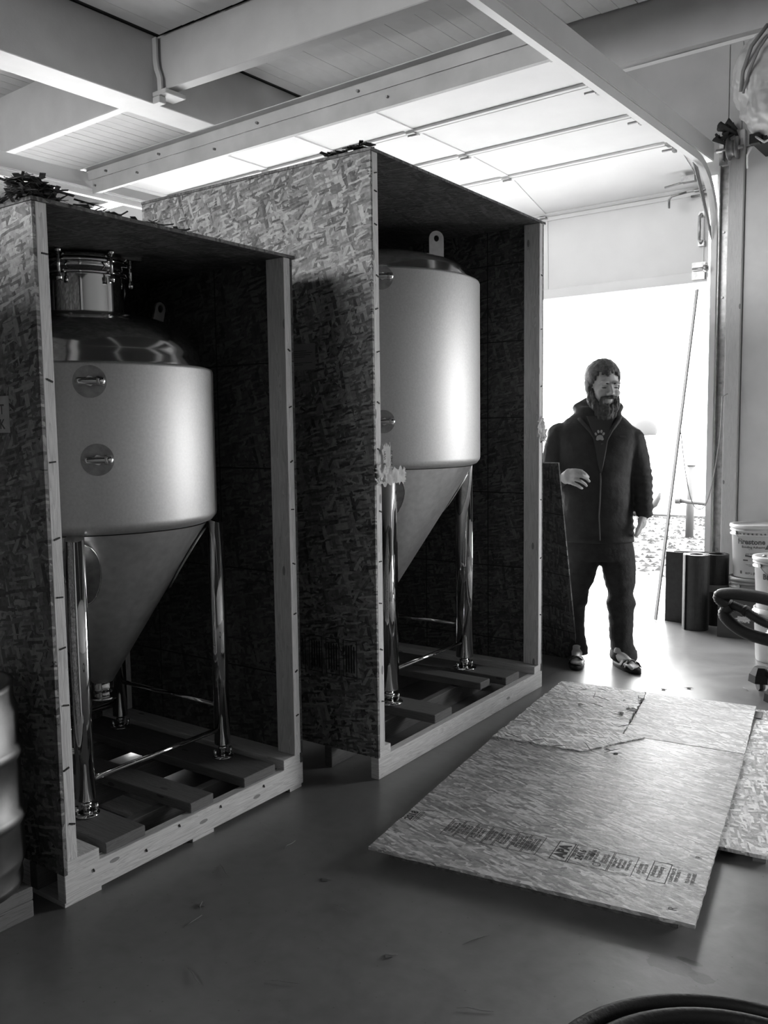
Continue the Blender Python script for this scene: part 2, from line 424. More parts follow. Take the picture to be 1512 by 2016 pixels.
MB().box((-1.826, DW0 + .006, 3.31), (-.6, DW0 + .019, 4.02)).build('plywood_panel', M_ply_shade, wall_far, .002)
MB().box((-4.1, DW0 + .006, 3.31), (JX + .07, DW0 + .019, 4.02)).build('plywood_panel', M_ply_shade, wall_far, .002)
# jamb boards
struct(MB().box((-1.893, DW0 - .035, 0), (-1.797, DW0 + .018, 3.42)).build('trim_2', wood('jamb_board', .7, k2=.12), bevel=.003))
jm = MB().box((JX, DW1 + .001, 0), (JX + .084, DW1 + .03, 3.16))
struct(jm.build('trim_3', M_paint))
struct(MB().box((-6.0, DW0 - .035, 0), (-5.87, DW0 + .018, 3.42)).build('trim_4', M_paint, bevel=.003))
# ragged weather strip
ws = MB(); rnd = random.Random(3)
zs = [i * .05 for i in range(49)]
for i in range(48):
    x0 = JX - .022 - (.018 if 14 < i < 24 else 0) * rnd.random() - rnd.random() * .004
    ws.add([(x0, DW1 + .034, zs[i]), (JX, DW1 + .034, zs[i]), (JX, DW1 + .034, zs[i + 1]), (x0 + rnd.uniform(-.004, .004), DW1 + .034, zs[i + 1]),
            (x0, DW1 + .04, zs[i]), (JX, DW1 + .04, zs[i]), (JX, DW1 + .04, zs[i + 1]), (x0, DW1 + .04, zs[i + 1])],
           [(0, 1, 2, 3), (7, 6, 5, 4), (0, 3, 7, 4), (1, 5, 6, 2), (0, 4, 5, 1), (3, 2, 6, 7)])
tag(ws.build('weather_strip', M_rubber), 'ragged dark rubber strip down the right jamb of the open door', 'weather strip')
# other walls of the room; high window band added in back wall for light
wr = MB(); X0, X1 = 3.5, 3.6
wr.box((X0, -4, 0), (X1, 6.5, 4.6))
struct(wr.build('wall_right', plain('side_wall_paint', .35, .6)))
wb = MB(); wb.box((-13, -4.1, 0), (3.6, -4, 2.5)); wb.box((-13, -4.1, 4.1), (3.6, -4, 4.6))
wb.box((-13, -4.1, 2.5), (-7.8, -4, 4.1)); wb.box((-2.2, -4.1, 2.5), (3.6, -4, 4.1))
M_dim = plain('dim_wall_paint', .08, .7, noise_=.1, nscale=2)
struct(wb.build('wall_back', M_dim))
struct(MB().box((-13.1, -4, 0), (-13, 6.6, 4.6)).build('wall_left', M_dim))

# ------------------------------------------------------------------ outside
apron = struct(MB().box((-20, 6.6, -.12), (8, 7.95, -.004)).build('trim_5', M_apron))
M_field = plain('pale_ground', .75, .9, noise_=.08, nscale=.3)
gr = MB(); nx, ny = 90, 60; X_0, X_1, Y_0, Y_1 = -12, 6, 7.95, 13.6
V = []
for j in range(ny + 1):
    for i in range(nx + 1):
        x = X_0 + (X_1 - X_0) * i / nx; y = Y_0 + (Y_1 - Y_0) * j / ny
        e = min(1, (y - Y_0) * 2) * min(1, (Y_1 - y) * 2)
        V.append((x, y, -.02 + .05 * e * (noise.noise(Vector((x * 1.3, y * 1.3, 0))) * .7 + .5 + .3 * noise.noise(Vector((x * 6, y * 6, 3))))))
gr.add(V, [(j * (nx + 1) + i, j * (nx + 1) + i + 1, (j + 1) * (nx + 1) + i + 1, (j + 1) * (nx + 1) + i) for j in range(ny) for i in range(nx)], None, True)
struct(gr.build('ground', plain('gravel_bed', .085, .95, noise_=.45, nscale=30, bump=.8, bscale=60)))
stn = MB(); rs = random.Random(11)
for _ in range(2600):
    x = rs.uniform(-7.5, -1.2); y = rs.uniform(8.0, 13.4); r = rs.uniform(.012, .045)
    z = -.02 + .05 * min(1, (y - Y_0) * 2) * (noise.noise(Vector((x * 1.3, y * 1.3, 0))) * .7 + .5)
    s3 = [rs.uniform(.6, 1.4) * r for _ in range(3)]; a = rs.random() * 3
    pts = [(1, 0, 0), (0, 1, 0), (-1, 0, 0), (0, -1, 0), (0, 0, 1), (0, 0, -1)]
    stn.add([(x + p[0] * s3[0] * cos(a) - p[1] * s3[1] * sin(a), y + p[0] * s3[0] * sin(a) + p[1] * s3[1] * cos(a), z + p[2] * s3[2] * .6) for p in pts],
            [(0, 1, 4), (1, 2, 4), (2, 3, 4), (3, 0, 4), (1, 0, 5), (2, 1, 5), (3, 2, 5), (0, 3, 5)])
tag(stn.build('gravel', plain('stone', .022, .9, noise_=.6, nscale=5)), 'loose broken stones and bark on the gravel strip outside the door', 'gravel', kind='stuff')
struct(MB().box((-60, 13.6, -.15), (60, 300, 0)).build('ground', M_field))
struct(MB().box((-12, 13.52, -.1), (6, 13.6, .012)).build('trim_6', plain('kerb', .045, .8)))
tag(MB().cyl((-3.61, 10.97, -.05), (-3.6, 10.97, .90), .05, 20).cyl((-3.6, 10.97, .90), (-3.6, 10.97, .915), .055, 20).build('standpipe', plain('pale_pipe', .06, .5)),
    'upright pale pipe standing in the gravel outside the doorway', 'pipe')
tag(MB().cyl((-3.62, 10.6, .49), (-3.0, 10.62, .44), .025, 12).cyl((-3.66, 10.6, .49), (-3.6, 10.6, .49), .04, 12).cyl((-3.05, 10.62, 0), (-3.05, 10.62, .45), .02, 10).build('hydrant_pipe', plain('pale_pipe2', .04, .5)),
    'short horizontal pale pipe on a leg beside the standpipe', 'pipe')
rt = MB().tube([(-5.55, 13.2, .02), (-5.35, 13.2, .06), (-5.15, 13.2, .1), (-5.0, 13.2, .14), (-4.88, 13.2, .2), (-4.82, 13.2, .3), (-4.80, 13.2, .38)], [.12, .11, .09, .07, .05, .035, .015], 10)
rt.tube([(-5.2, 13.2, .06), (-5.05, 13.15, .03), (-4.9, 13.1, .02)], [.06, .045, .02], 8)
tag(rt.build('driftwood_root', wood('driftwood', .03)), 'curved root with a raised tip lying at the far edge of the gravel', 'root')
ht = thing('round_tree', 'pale round-topped tree far off on the bleached horizon', 'tree', (-50, 130.6, 0))
MB().ell((0, 0, .9), (1.9, 1.9, 1.7)).build('crown', plain('far_tree', .035, .9), ht); MB().cyl((0, 0, -.1), (0, 0, .6), .3).build('trunk', M_oldwood, ht)

# ------------------------------------------------------------------ sectional door, tracks and crossbar
dr = struct(thing('door_1', None, None, (0, 0, 0)))
DX0, DX1 = -5.72, -2.02
ys = [(4.04, 3.248), (4.63, 3.248), (5.24, 3.248), (5.82, 3.224), (6.40, 3.05), (6.42, 2.41)]
for i in range(len(ys) - 1):
    (y0, z0), (y1, z1) = ys[i], ys[i + 1]
    d = Vector((0, y1 - y0, z1 - z0)); L = d.length; d.normalize(); up = Vector((1, 0, 0)).cross(d)
    a = Vector((0, y0, z0)) + d * .004; bb = Vector((0, y1, z1)) - d * .004
    def sec(x0, x1, p0, p1, t0, t1):
        V = [Vector((x, 0, 0)) + p + up * t for x in (x0, x1) for p in (p0, p1) for t in (t0, t1)]
        return V, [(0, 1, 3, 2), (4, 6, 7, 5), (0, 4, 5, 1), (2, 3, 7, 6), (0, 2, 6, 4), (1, 5, 7, 3)]
    m = MB(); m.add(*sec(DX0, DX1, a, bb, .012, .045))
    m.add(*sec(DX0, DX1, a, a + d * .03, -.004, .012)); m.add(*sec(DX0, DX1, bb - d * .03, bb, -.004, .012))
    pn = m.build('door_section', M_door, dr, .002)
    # stiles
    for sx in (DX0 + .05, -4.57, -3.95, -3.295, DX1 - .06):
        MB().add(*sec(sx - .03, sx + .03, a + d * .031, bb - d * .031, .004, .0125)).build('stile', M_door, pn)
    if i == 4:
        MB().add(*sec(DX0, DX1, bb - d * .075, bb, -.012, -.004)).build('bottom_rail', M_door, pn, .002)
M_hw = metal('door_hardware', .5, .4, 30, .15)
for (y, z) in ys[1:5]:
    for sx in (-4.57, -3.295):
        h = MB().box((sx - .03, y - .035, z - .012), (sx + .03, y + .035, z - .005)).cyl((sx - .035, y, z - .015), (sx + .035, y, z - .015), .008, 8)
        h.build('hinge', M_hw, dr)
for (y, z) in ys[1:5]:
    yo, zo = (.022, .018) if z < 3.1 else (0, .032)
    MB().cyl((DX0, y + yo, z + zo), (DX1, y + yo, z + zo), .03 if yo else .026, 12).build('joint_gap_filler', M_door, dr)  # filler bars added behind the joints to stop light leaking through
for (y, z) in [(4.07, 3.248)] + ys[1:5]:
    h = MB().box((DX1 - .09, y - .04, z - .012), (DX1 - .01, y + .04, z - .005)).box((DX1 - .05, y - .02, z - .055), (DX1 - .03, y + .02, z - .005))
    h.cyl((DX1 - .12, y, z - .035), (DX1 + .02, y, z - .035), .008, 8).cyl((DX1 + .008, y, z - .035), (DX1 + .022, y, z - .035), .024, 14)
    h.build('roller_bracket', M_dull, dr)
# bottom fixture, lift handle, slide latch
bf = MB().box((-2.12, 6.385, 2.43), (-2.03, 6.41, 2.55)).cyl((-2.11, 6.37, 2.5), (-2.00, 6.37, 2.5), .012, 10).cyl((-2.03, 6.37, 2.5), (-2.005, 6.37, 2.5), .026, 14)
bf.build('bottom_fixture', M_galv, dr)
lh = MB().box((-2.08, 6.385, 2.86), (-2.04, 6.41, 2.90)).box((-2.08, 6.385, 2.66), (-2.04, 6.41, 2.70)).tube([(-2.06, 6.39, 2.88), (-2.06, 6.35, 2.86), (-2.06, 6.35, 2.7), (-2.06, 6.39, 2.68)], .011, 8)
lh.build('lift_handle', M_galv, dr)
la = MB().box((-2.13, 6.16, 3.06), (-2.04, 6.21, 3.10)).cyl((-2.25, 6.18, 3.05), (-2.08, 6.18, 3.07), .008, 8).tube([(-2.12, 6.24, 3.01), (-2.22, 6.24, 3.0), (-2.24, 6.24, 2.98), (-2.24, 6.24, 2.92)], .008, 8)
la.build('slide_latch', M_dull, dr)

def track(xc, side, label):
    t = thing('door_track', label, 'door track', (xc, 0, 0))
    a = MB().box((0 if side > 0 else -.004, 0.6, 3.205), (.004 if side > 0 else 0, 6.30, 3.318)).box((-.045 if side > 0 else 0, .6, 3.200), (0 if side > 0 else .045, 6.3, 3.2045))
    a.build('track_angle', M_paint, t)
    rr = .46; cpts = [(y, 3.168) for y in (.6, 2, 4, 5, 5.9)]
    cpts += [(5.98 + rr * sin(q * pi / 16), 3.168 - rr + rr * cos(q * pi / 16)) for q in range(0, 9)]
    cpts += [(6.44, 2.4), (6.44, 1.2), (6.44, 0.02)]
    c = MB(); rings = []
    for i, (y, z) in enumerate(cpts):
        p0 = cpts[max(i - 1, 0)]; p1 = cpts[min(i + 1, len(cpts) - 1)]
        d = Vector((0, p1[0] - p0[0], p1[1] - p0[1])).normalized(); nn = Vector((0, -d.z, d.y))
        P = Vector((0, y, z)); sh = []
        for (ax_, bx_) in ((-.04, .026), (0, .026), (0, -.026), (-.04, -.026), (-.04, -.020), (-.005, -.020), (-.005, .020), (-.04, .020)):
            sh.append(P + Vector((ax_ * side, 0, 0)) + nn * bx_)
        rings.append(sh)
    c.loft(rings)
    for i in range(len(c.sm)): c.sm[i] = False
    c.build('track_channel', M_door, t)
    # slotted wall angle
    w = MB(); w.box((.006 * side, 6.43, 0), (.012 * side, 6.475, 3.2)); w.box((.006 * side, 6.472, 0), (.055 * side, 6.477, 3.2))
    w.build('wall_angle', M_galv, t)
    for z in (.5, 1.1, 1.7, 2.3, 2.75): MB().cyl((.03 * side, 6.46, z), (.03 * side, 6.4725, z), .009, 8).build('bolt', M_dull, t)
    return t
track(-1.96, 1, 'long white door track on the right, curving down the jamb'); track(-5.78, -1, 'white door track on the left, above the shorter crate')
# corner brace and cable drum with shaft
gp = [(5.98, 3.13), (6.08, 3.12), (6.38, 2.78), (6.40, 2.70)]
cb = MB().add([(-1.99, y, z) for y, z in gp] + [(-1.996, y, z) for y, z in gp],
              [(0, 1, 2, 3), (7, 6, 5, 4), (0, 4, 5, 1), (1, 5, 6, 2), (2, 6, 7, 3), (3, 7, 4, 0)])
tag(cb.build('track_brace', M_dull), 'dark diagonal gusset inside the bend of the right track', 'bracket')
dm = thing('cable_drum', 'dark cable drum on its shaft end above the right jamb', 'cable drum', (-1.87, 6.40, 3.29))
MB().lathe([(.0, -.02), (.075, -.02), (.075, -.012), (.055, -.008), (.055, .03), (.075, .034), (.075, .045), (0, .045)], 28, ax='x').build('drum', M_dull, dm)
MB().cyl((-.10, 0, 0), (.08, 0, 0), .014, 12).build('shaft', M_galv, dm)
MB().box((-.06, -.01, -.07), (-.05, .035, .07)).box((-.09, .03, -.09), (-.03, .036, .09)).build('end_bracket', M_galv, dm)
rnd = random.Random(5)
tg = MB()
for i in range(9):
    p = Vector((-1.98 + rnd.uniform(0, .1), 6.4 + rnd.uniform(-.02, .03), 3.39 + rnd.uniform(-.02, .05)))
    tg.tube([p, p + Vector((rnd.uniform(-.04, .05), -.01, rnd.uniform(-.03, .04))), p + Vector((rnd.uniform(-.02, .09), 0, rnd.uniform(-.06, .05)))], [.018, .022, .008], 6)
tag(tg.build('old_rag', plain('dark_rag', .03, .9)), 'crumpled dark rag caught above the end of the right track', 'rag')
# crossbar that carries both tracks
cbn = MB().box((-5.80, 3.975, 3.262), (-1.97, 3.981, 3.330)).box((-5.80, 3.92, 3.330), (-1.97, 3.981, 3.336)).box((-5.74, 3.982, 3.17), (-1.98, 3.988, 3.259)).box((-5.74, 3.982, 3.164), (-1.98, 4.012, 3.170))
cr_ = thing('crossbar', 'pale steel crossbar under the ceiling, spanning above the tall crate', 'crossbar')
cbn.build('angle_bar', plain('primer_steel', .42, .5, noise_=.12, nscale=6), cr_)
bl = MB()
for x in (-5.55, -4.95, -4.0, -3.2): bl.cyl((x, 3.96, 3.29), (x, 3.9745, 3.29), .009, 8)
for x in (-5.2, -4.4, -3.0, -5.70): bl.cyl((x, 3.967, 3.215), (x, 3.9815, 3.215), .008, 8)
bl.build('bolts', M_dull, cr_)['kind'] = 'stuff'

# ------------------------------------------------------------------ crates
def crate(name, label, loc, rz, w, dep, h, zb, planks, lines, skids, blocks, sw):
    t = thing(name, label, 'crate', loc, rz)
    T = .011; zt = h - T
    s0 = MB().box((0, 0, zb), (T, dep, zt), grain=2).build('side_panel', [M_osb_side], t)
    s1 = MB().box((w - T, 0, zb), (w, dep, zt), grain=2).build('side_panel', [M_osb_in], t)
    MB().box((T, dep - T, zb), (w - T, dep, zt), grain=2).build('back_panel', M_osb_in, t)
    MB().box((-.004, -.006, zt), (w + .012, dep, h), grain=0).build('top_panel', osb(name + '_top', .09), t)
    for x0 in (T, w - T - sw):
        for y0 in (.0, dep - T - .09):
            MB().box((x0, y0, zb + .04), (x0 + sw, y0 + .088, zt)).build('stud', M_stud, t, .0015)
    # sill blocks running back at both sides (studs stand on them)
    for (a, b) in blocks: MB().box((a, .002, zb - .002), (b, dep - T, zb + .038)).build('sill_board', M_stud, t, .002)
    for (y0, th, z0, z1) in skids: MB().box((0, y0, z0), (w, y0 + th, z1)).build('skid', M_stud if y0 < .02 else M_plank, t, .002)
    for (a, b, y0, y1, z0, z1, rr) in planks:
        MB().box((a, y0, z0), (b, y1, z1), rot=Matrix.Rotation(radians(rr), 3, 'Z')).build('deck_plank', M_plank, t, .003)
    return t
C1P = (-2.261, 1.371, 0); C1R = radians(90 + 2.14); C1W = 1.075; C1D = 1.12; C1H = 2.05
C2P = (-2.095, 2.666, 0); C2R = radians(90 + 2.34); C2W = 1.525; C2D = 1.30; C2H = 2.455
c1 = crate('shipping_crate', 'open strand-board crate nearest the camera, holding the tank with a clamped neck', C1P, C1R, C1W, C1D, C1H, .100,
           [(.155, .31, .012, 1.05, .100, .135, 0), (.49, .60, .012, 1.05, .100, .135, 1.2), (.76, .93, .012, 1.05, .100, .135, 0)],
           0, [(0, .038, .015, .100), (.14, .038, .015, .098), (.5, .038, .015, .098), (.84, .038, .015, .098), (1.07, .038, .015, .098)],
           [(.0115, .125), (.965, 1.063)], .036)
c2 = crate('shipping_crate', 'taller open strand-board crate in the middle, holding the tank with one lifting lug', C2P, C2R, C2W, C2D, C2H, .088,
           [(.475, .625, .03, 1.15, .088, .128, 0), (1.02, 1.12, .10, 1.2, .092, .128, 0), (1.17, 1.32, .035, 1.2, .088, .128, 0)],
           0, [(0, .038, 0, .088), (.24, .038, 0, .086), (.62, .038, 0, .086), (1.0, .038, 0, .086), (1.25, .038, 0, .086)],
           [(.0115, .09), (1.435, 1.513)], .036)
c3 = crate('shipping_crate', 'empty strand-board crate added out of view left of the keg to cast shade', (-2.20, -.62, 0), C1R, 1.25, C1D, C1H, .088, [(.2, .35, .03, 1.05, .088, .125, 0), (.8, .95, .03, 1.05, .088, .125, 0)], 0, [(0, .038, 0, .088), (.5, .038, 0, .086), (1.05, .038, 0, .086)], [(.0115, .09), (1.16, 1.238)], .036)  # unseen crate added to cast the shade line on the other crates' sides
# feet under the front of crate 1
for (a, b) in ((.0, .13), (.50, .60), (1.0, 1.07)):
    MB().box((a, .005, 0), (b, .6, .0148)).build('foot_block', M_stud, c1, .001)
# nail and staple marks on the front faces of studs and skid
def nails(parent, pts):
    m = MB()
    for (x, z, l, a) in pts:
        m.box((x - l / 2, -.0035, z - .0022), (x + l / 2, .002, z + .0022), rot=Matrix.Rotation(a, 3, 'Y'))
    m.build('staples', M_black, parent)['kind'] = 'stuff'
rn = random.Random(2)
nails(c1, [(.028 + rn.uniform(-.006, .006), z, .02, rn.uniform(-.4, .4)) for z in (.25, .42, .61, .78, .93, 1.1, 1.32, 1.55, 1.9)] +
      [(1.047, z + rn.uniform(-.03, .03), .014, rn.uniform(-.5, .5)) for z in (.3, .5, .7, .9, 1.1, 1.3, 1.5, 1.7)] + [(x, .07 + rn.uniform(-.02, .02), .01, 1.2) for x in (.1, .3, .44, .63, .85)])
nails(c2, [(.03 + rn.uniform(-.006, .006), z + rn.uniform(-.03, .03), .016, rn.uniform(-.5, .5)) for z in (.3, .5, .7, .88, 1.08, 1.3, 1.5, 1.7, 1.85, 2.0, 2.15, 2.3, 2.38)] +
      [(1.5, z + rn.uniform(-.03, .03), .012, rn.uniform(-.5, .5)) for z in (.4, .7, 1.0, 1.3, 1.6, 1.9, 2.2)])
# torn board fibres left on the top of crate 1
fb = MB(); rn = random.Random(4)
def flake(m, p, L, Wd, a, tilt, th=.0012):
    R = Matrix.Rotation(a, 3, 'Z') @ Matrix.Rotation(tilt, 3, 'Y')
    m.box((p[0] - L / 2, p[1] - Wd / 2, p[2] - th / 2), (p[0] + L / 2, p[1] + Wd / 2, p[2] + th / 2), rot=R, org=p)
for i in range(150):
    x = rn.random() ** 2.2 * .62 - .03; hgt = .055 * max(0, 1 - abs(x - .03) / .09) + .022 * max(0, 1 - x / .62)
    flake(fb, (x, rn.uniform(-.01, .05) + .03 * rn.random(), C1H + .003 + rn.random() * hgt), rn.uniform(.02, .07), rn.uniform(.006, .02), rn.uniform(-1.2, 1.2), rn.uniform(-.5, .5))
for i in range(90):
    x = rn.uniform(.0, .10); flake(fb, (x - .01, rn.uniform(0, .06), C1H + .002 + rn.random() * .06 * (1 - abs(x - .04) * 8)), rn.uniform(.015, .05), rn.uniform(.008, .02), rn.uniform(-1.5, 1.5), rn.uniform(-.9, .9))
for i in range(40):
    x = -rn.random() * .02; flake(fb, (x, rn.uniform(0, .4), C1H + .004 + rn.random() * .01), rn.uniform(.02, .07), rn.uniform(.006, .02), rn.uniform(1, 2), rn.uniform(-.4, .4))
fb.build('torn_fibre', plain('torn_fibre', .1, .9, noise_=.5, nscale=50), c1)['kind'] = 'stuff'
fb = MB()
for i in range(30):
    flake(fb, (rn.uniform(0, .05), rn.uniform(0, .22), C2H + .004 + rn.random() * .022), rn.uniform(.03, .06), rn.uniform(.01, .03), rn.uniform(-1.5, 1.5), rn.uniform(-.3, .3), .004)
fb.build('torn_fibre', M_black, c2)['kind'] = 'stuff'
# brace board between wall and tank in crate 1 and a small tag
MB().box((.74, 1.02, 1.18), (1.02, 1.045, 1.32)).build('cleat', M_plank, c1, .002)
MB().box((.985, 1.0, 1.24), (1.0, 1.003, 1.31)).build('paper_tag', M_paper, c1)

# ------------------------------------------------------------------ lettering
FONT = {}
def text_mb(mb, txt, size, fn, bold=0.0, width=1.0, sub=None):
    c = bpy.data.curves.new('t', 'FONT'); c.body = txt; c.size = size; c.offset = bold; c.resolution_u = 2
    o = bpy.data.objects.new('t', c); COL.objects.link(o); dg = bpy.context.evaluated_depsgraph_get(); dg.update()
    me = bpy.data.meshes.new_from_object(o.evaluated_get(dg)); bpy.data.objects.remove(o); bpy.data.curves.remove(c)
    xs = [v.co.x for v in me.vertices] or [0]
    x0, x1 = min(xs), max(xs)
    mb.add([fn((v.co.x - (x0 + x1) / 2) * width, v.co.y) for v in me.vertices], [list(p.vertices) for p in me.polygons])
    bpy.data.meshes.remove(me); return (x1 - x0) * width
def print_on(parent, items, fn, mat, name='printed_text'):
    m = MB()
    for (txt, size, x, y, *r) in items:
        bold = r[0] if r else 0; wd = r[1] if len(r) > 1 else 1
        text_mb(m, txt, size, lambda a, b, x=x, y=y: fn(a + x, b + y), bold, wd)
    return m.build(name, mat, parent, fixn=False)

# notices stuck on the crates' left sides (side plane x = 0, reading toward the front edge)
pn = MB().box((-.001, .158, 1.405), (0, .36, 1.512)).build('paper_notice', M_paper, c1)
print_on(pn, [('DO NOT', .040, 0, .055, .0008), ('STACK', .040, .02, .012, .0008)], lambda a, b: Vector((-.0016, .262 - a, 1.405 + b)), M_inkf)
pn = MB().box((-.001, .285, 1.645), (0, .425, 1.75)).build('paper_notice', plain('dim_paper', .28, .8, noise_=.1), c2)
pm_ = MB()
for j, (z, y0, y1) in enumerate(((1.72, .33, .40), (1.712, .30, .41), (1.704, .31, .41), (1.696, .34, .41), (1.672, .30, .41), (1.665, .35, .41))): pm_.box((-.0018, y0, z), (-.0012, y1, z + .003))
pm_.build('printed_lines', M_inkf, pn)
# faint stamp at foot of crate 2 side
sm_ = MB()
for (y0, y1) in ((.10, .17), (.19, .26), (.28, .35), (.37, .44), (.60, .68), (.72, .80)):
    for (a, b, c, d) in ((y0, y1, .40, .403), (y0, y1, .55, .553), (y0, y0 + .003, .40, .55), (y1 - .003, y1, .40, .55)): sm_.box((-.0012, a, c), (-.0004, b, d))
    for k in range(4): sm_.box((-.0012, y0 + .012 + k * .013, .42), (-.0004, y0 + .018 + k * .013, .53))
sm_.build('grade_stamp', M_black, c2)['kind'] = 'stuff'

def crumple(name, parent, mat, c, sx, sz, seed, amp=.018, wav=22, dy=0):
    n1, n2 = 18, 16; V = []; R = random.Random(seed)
    for j in range(n2 + 1):
        for i in range(n1 + 1):
            u = (i / n1 - .5) * sx; v = (j / n2 - .5) * sz
            ed = 1
            if i in (0, n1): u += R.uniform(-.012, .012)
            if j in (0, n2): v += R.uniform(-.012, .012)
            d = abs(noise.noise(Vector((u * wav, v * wav, seed)))) * amp * 2 + noise.noise(Vector((u * wav * 2.5, v * wav * 2.5, seed + 9))) * amp * .6
            V.append((c[0] + u, c[1] - abs(d) + dy * u, c[2] + v))
    F = [(j * (n1 + 1) + i, j * (n1 + 1) + i + 1, (j + 1) * (n1 + 1) + i + 1, (j + 1) * (n1 + 1) + i) for j in range(n2) for i in range(n1)]
    o = MB().add(V, F).build(name, mat, parent)
    so = o.modifiers.new('solid', 'SOLIDIFY'); so.thickness = .001
    return o
lb = thing('torn_label', 'torn paper label and tape hanging off the left post of the middle crate', 'label', C2P, C2R)
crumple('paper', lb, M_paper, (.105, -.008, 1.215), .19, .058, 3, .007, 16)
crumple('paper', lb, M_paper, (.03, -.010, 1.235), .07, .06, 8, .010, 24)
crumple('paper', lb, M_paper, (.075, -.006, 1.285), .055, .11, 5, .003, 9)
print_on(lb, [('STOCK', .020, 0, 0, .0004), ('78W  878', .018, .01, .052, .0003)], lambda a, b: Vector((.10 - b * .9, -.0165, 1.285 - a + b * .1)), M_ink)
lb = thing('pale_bits', 'shredded pale paper stuck on the right post of the middle crate', 'tape', C2P, C2R)
crumple('paper', lb, M_paper, (1.475, -.010, 1.40), .08, .10, 13, .014, 22)
crumple('paper', lb, M_paper, (1.52, -.006, 1.36), .04, .07, 17, .010, 22)

# ------------------------------------------------------------------ tanks
def tank(label, P, rz, uc, vc, R, z1, z2, tip, leg, lr, zfeet, zleg, zbar, dome_h, ports, neck=None, lugs=()):
    X = Vector(P) + Matrix.Rotation(rz, 3, 'Z') @ Vector((uc, vc, 0))
    t = thing('conical_tank', label, 'tank', X, rz)
    e = .018
    MB().lathe([(R - .05, z1 - .030), (R - .018, z1 - .018), (R - .003, z1), (R, z1 + .012), (R, z2 - .008), (R - .003, z2), (R - .012, z2 + .004), (R - .03, z2 + .003)], 96).build('shell', M_brush, t)
    tr, tz = tip; sl = (R - .03 - tr) / (z1 - .022 - tz)
    MB().lathe([(tr, tz), (R - .04, z1 - .030)], 96).build('cone', M_satin, t)
    MB().lathe([(R - .046, z1 - .029), (R - .03, z1 - .02), (R - .012, z1 - .008)], 96).build('seam_ring', M_mirror, t)
    def cz(r): return tz + (r - tr) / (R - .04 - tr) * (z1 - .03 - tz)
    # dome
    rn_ = neck[0] if neck else .0
    prof = [(R - .03, z2 - .01), (R - .03, z2 + .012), (R - .045, z2 + .035)]
    Rd = R - .045
    for i in range(1, 15):
        a = pi / 2 * i / 14; r = rn_ + (Rd - rn_) * cos(a) if neck else Rd * cos(a)
        prof.append((max(r, .0005), z2 + .035 + (dome_h - .035) * sin(a) ** 1.0))
    MB().lathe(prof, 96).build('dome', M_dome, t)
    for sx in (-1, 1):
        for sy in (-1, 1):
            cx, cy = leg * sx, leg * sy; rc = sqrt(2) * leg; n = 32
            V = []; dirv = Vector((sx, sy)).normalized()
            for lev in (0, 1):
                for i in range(n):
                    a = 2 * pi * i / n; x = cx + lr * cos(a); y = cy + lr * sin(a); r = math.hypot(x, y)
                    V.append((x, y, zleg if lev == 0 else min(cz(r) - .002 if r < R - .04 else z1 - .02 - (r - R + .04) * .3, z1 - .02)))
            m = MB().add(V, [(i, (i + 1) % n, n + (i + 1) % n, n + i) for i in range(n)] + [tuple(range(n))[::-1], tuple(range(n, 2 * n))], None, True)
            m.sm[-1] = False; m.sm[-2] = False
            lg = m.build('leg', M_mirror, t)
            f = MB().cyl((cx, cy, zfeet + .01), (cx, cy, zleg), lr * .42, 16).lathe([(0, zfeet), (lr * 1.35, zfeet), (lr * 1.35, zfeet + .006), (lr * .6, zfeet + .012), (0, zfeet + .012)], 24, c=(cx, cy, 0))
            f.cyl((cx, cy, zfeet + .03), (cx, cy, zfeet + .045), lr * .62, 6)
            f.cyl((cx + lr * .95, cy - lr * .4, zfeet), (cx + lr * .95, cy - lr * .4, zfeet + .035), .006, 8).cyl((cx - lr * .95, cy + lr * .4, zfeet), (cx - lr * .95, cy + lr * .4, zfeet + .035), .006, 8)
            f.build('levelling_foot', M_mirror, t)
            # reinforcing pad on the cone: an oval plate
            pw = lr * 1.2 + .045; rows = []; ang0 = atan2(cy, cx)
            N = 40; V = []; cen = []
            zc = z1 - .165
            for lev in (0, 1):
                for i in range(N):
                    a = 2 * pi * i / N; zz = zc + .115 * sin(a) * (1 if sin(a) > 0 else 1.0); rr_ = tr + (zz - tz) / (z1 - .03 - tz) * (R - .04 - tr)
                    ang = ang0 + pw * cos(a) / rc
                    off = .004 if lev == 0 else .010
                    rr_ += off
                    V.append((rr_ * cos(ang), rr_ * sin(ang), zz))
            V.append(((tr + (zc - tz) / (z1 - .03 - tz) * (R - .04 - tr) + .010) * cos(ang0), (tr + (zc - tz) / (z1 - .03 - tz) * (R - .04 - tr) + .010) * sin(ang0), zc))
            F = [(i, (i + 1) % N, N + (i + 1) % N, N + i) for i in range(N)] + [(N + i, N + (i + 1) % N, 2 * N) for i in range(N)]
            pd_ = MB().add(V, F, None, False).build('leg_pad', M_dull, t)
            MB().tube([Vector(p) for p in V[N:2 * N]], .003, 6, closed=True).build('pad_rim', M_mirror, pd_)
    for (ax, ay, bx, by, zb_) in ((-1, -1, 1, -1, zbar), (-1, 1, 1, 1, zbar), (-1, -1, -1, 1, zbar + .09), (1, -1, 1, 1, zbar + .09)):
        d = Vector((bx - ax, by - ay, 0)).normalized() * lr * .96
        MB().cyl(Vector((ax * leg, ay * leg, zb_)) + d, Vector((bx * leg, by * leg, zb_)) - d, .0095, 14).build('brace_bar', M_mirror, t)
    # bottom outlet
    MB().cyl((0, 0, tz - .05), (0, 0, tz + .02), tr + .004, 24).lathe([(0, tz - .062), (tr + .016, tz - .062), (tr + .016, tz - .05), (tr, tz - .045)], 28).build('outlet', M_mirror, t)
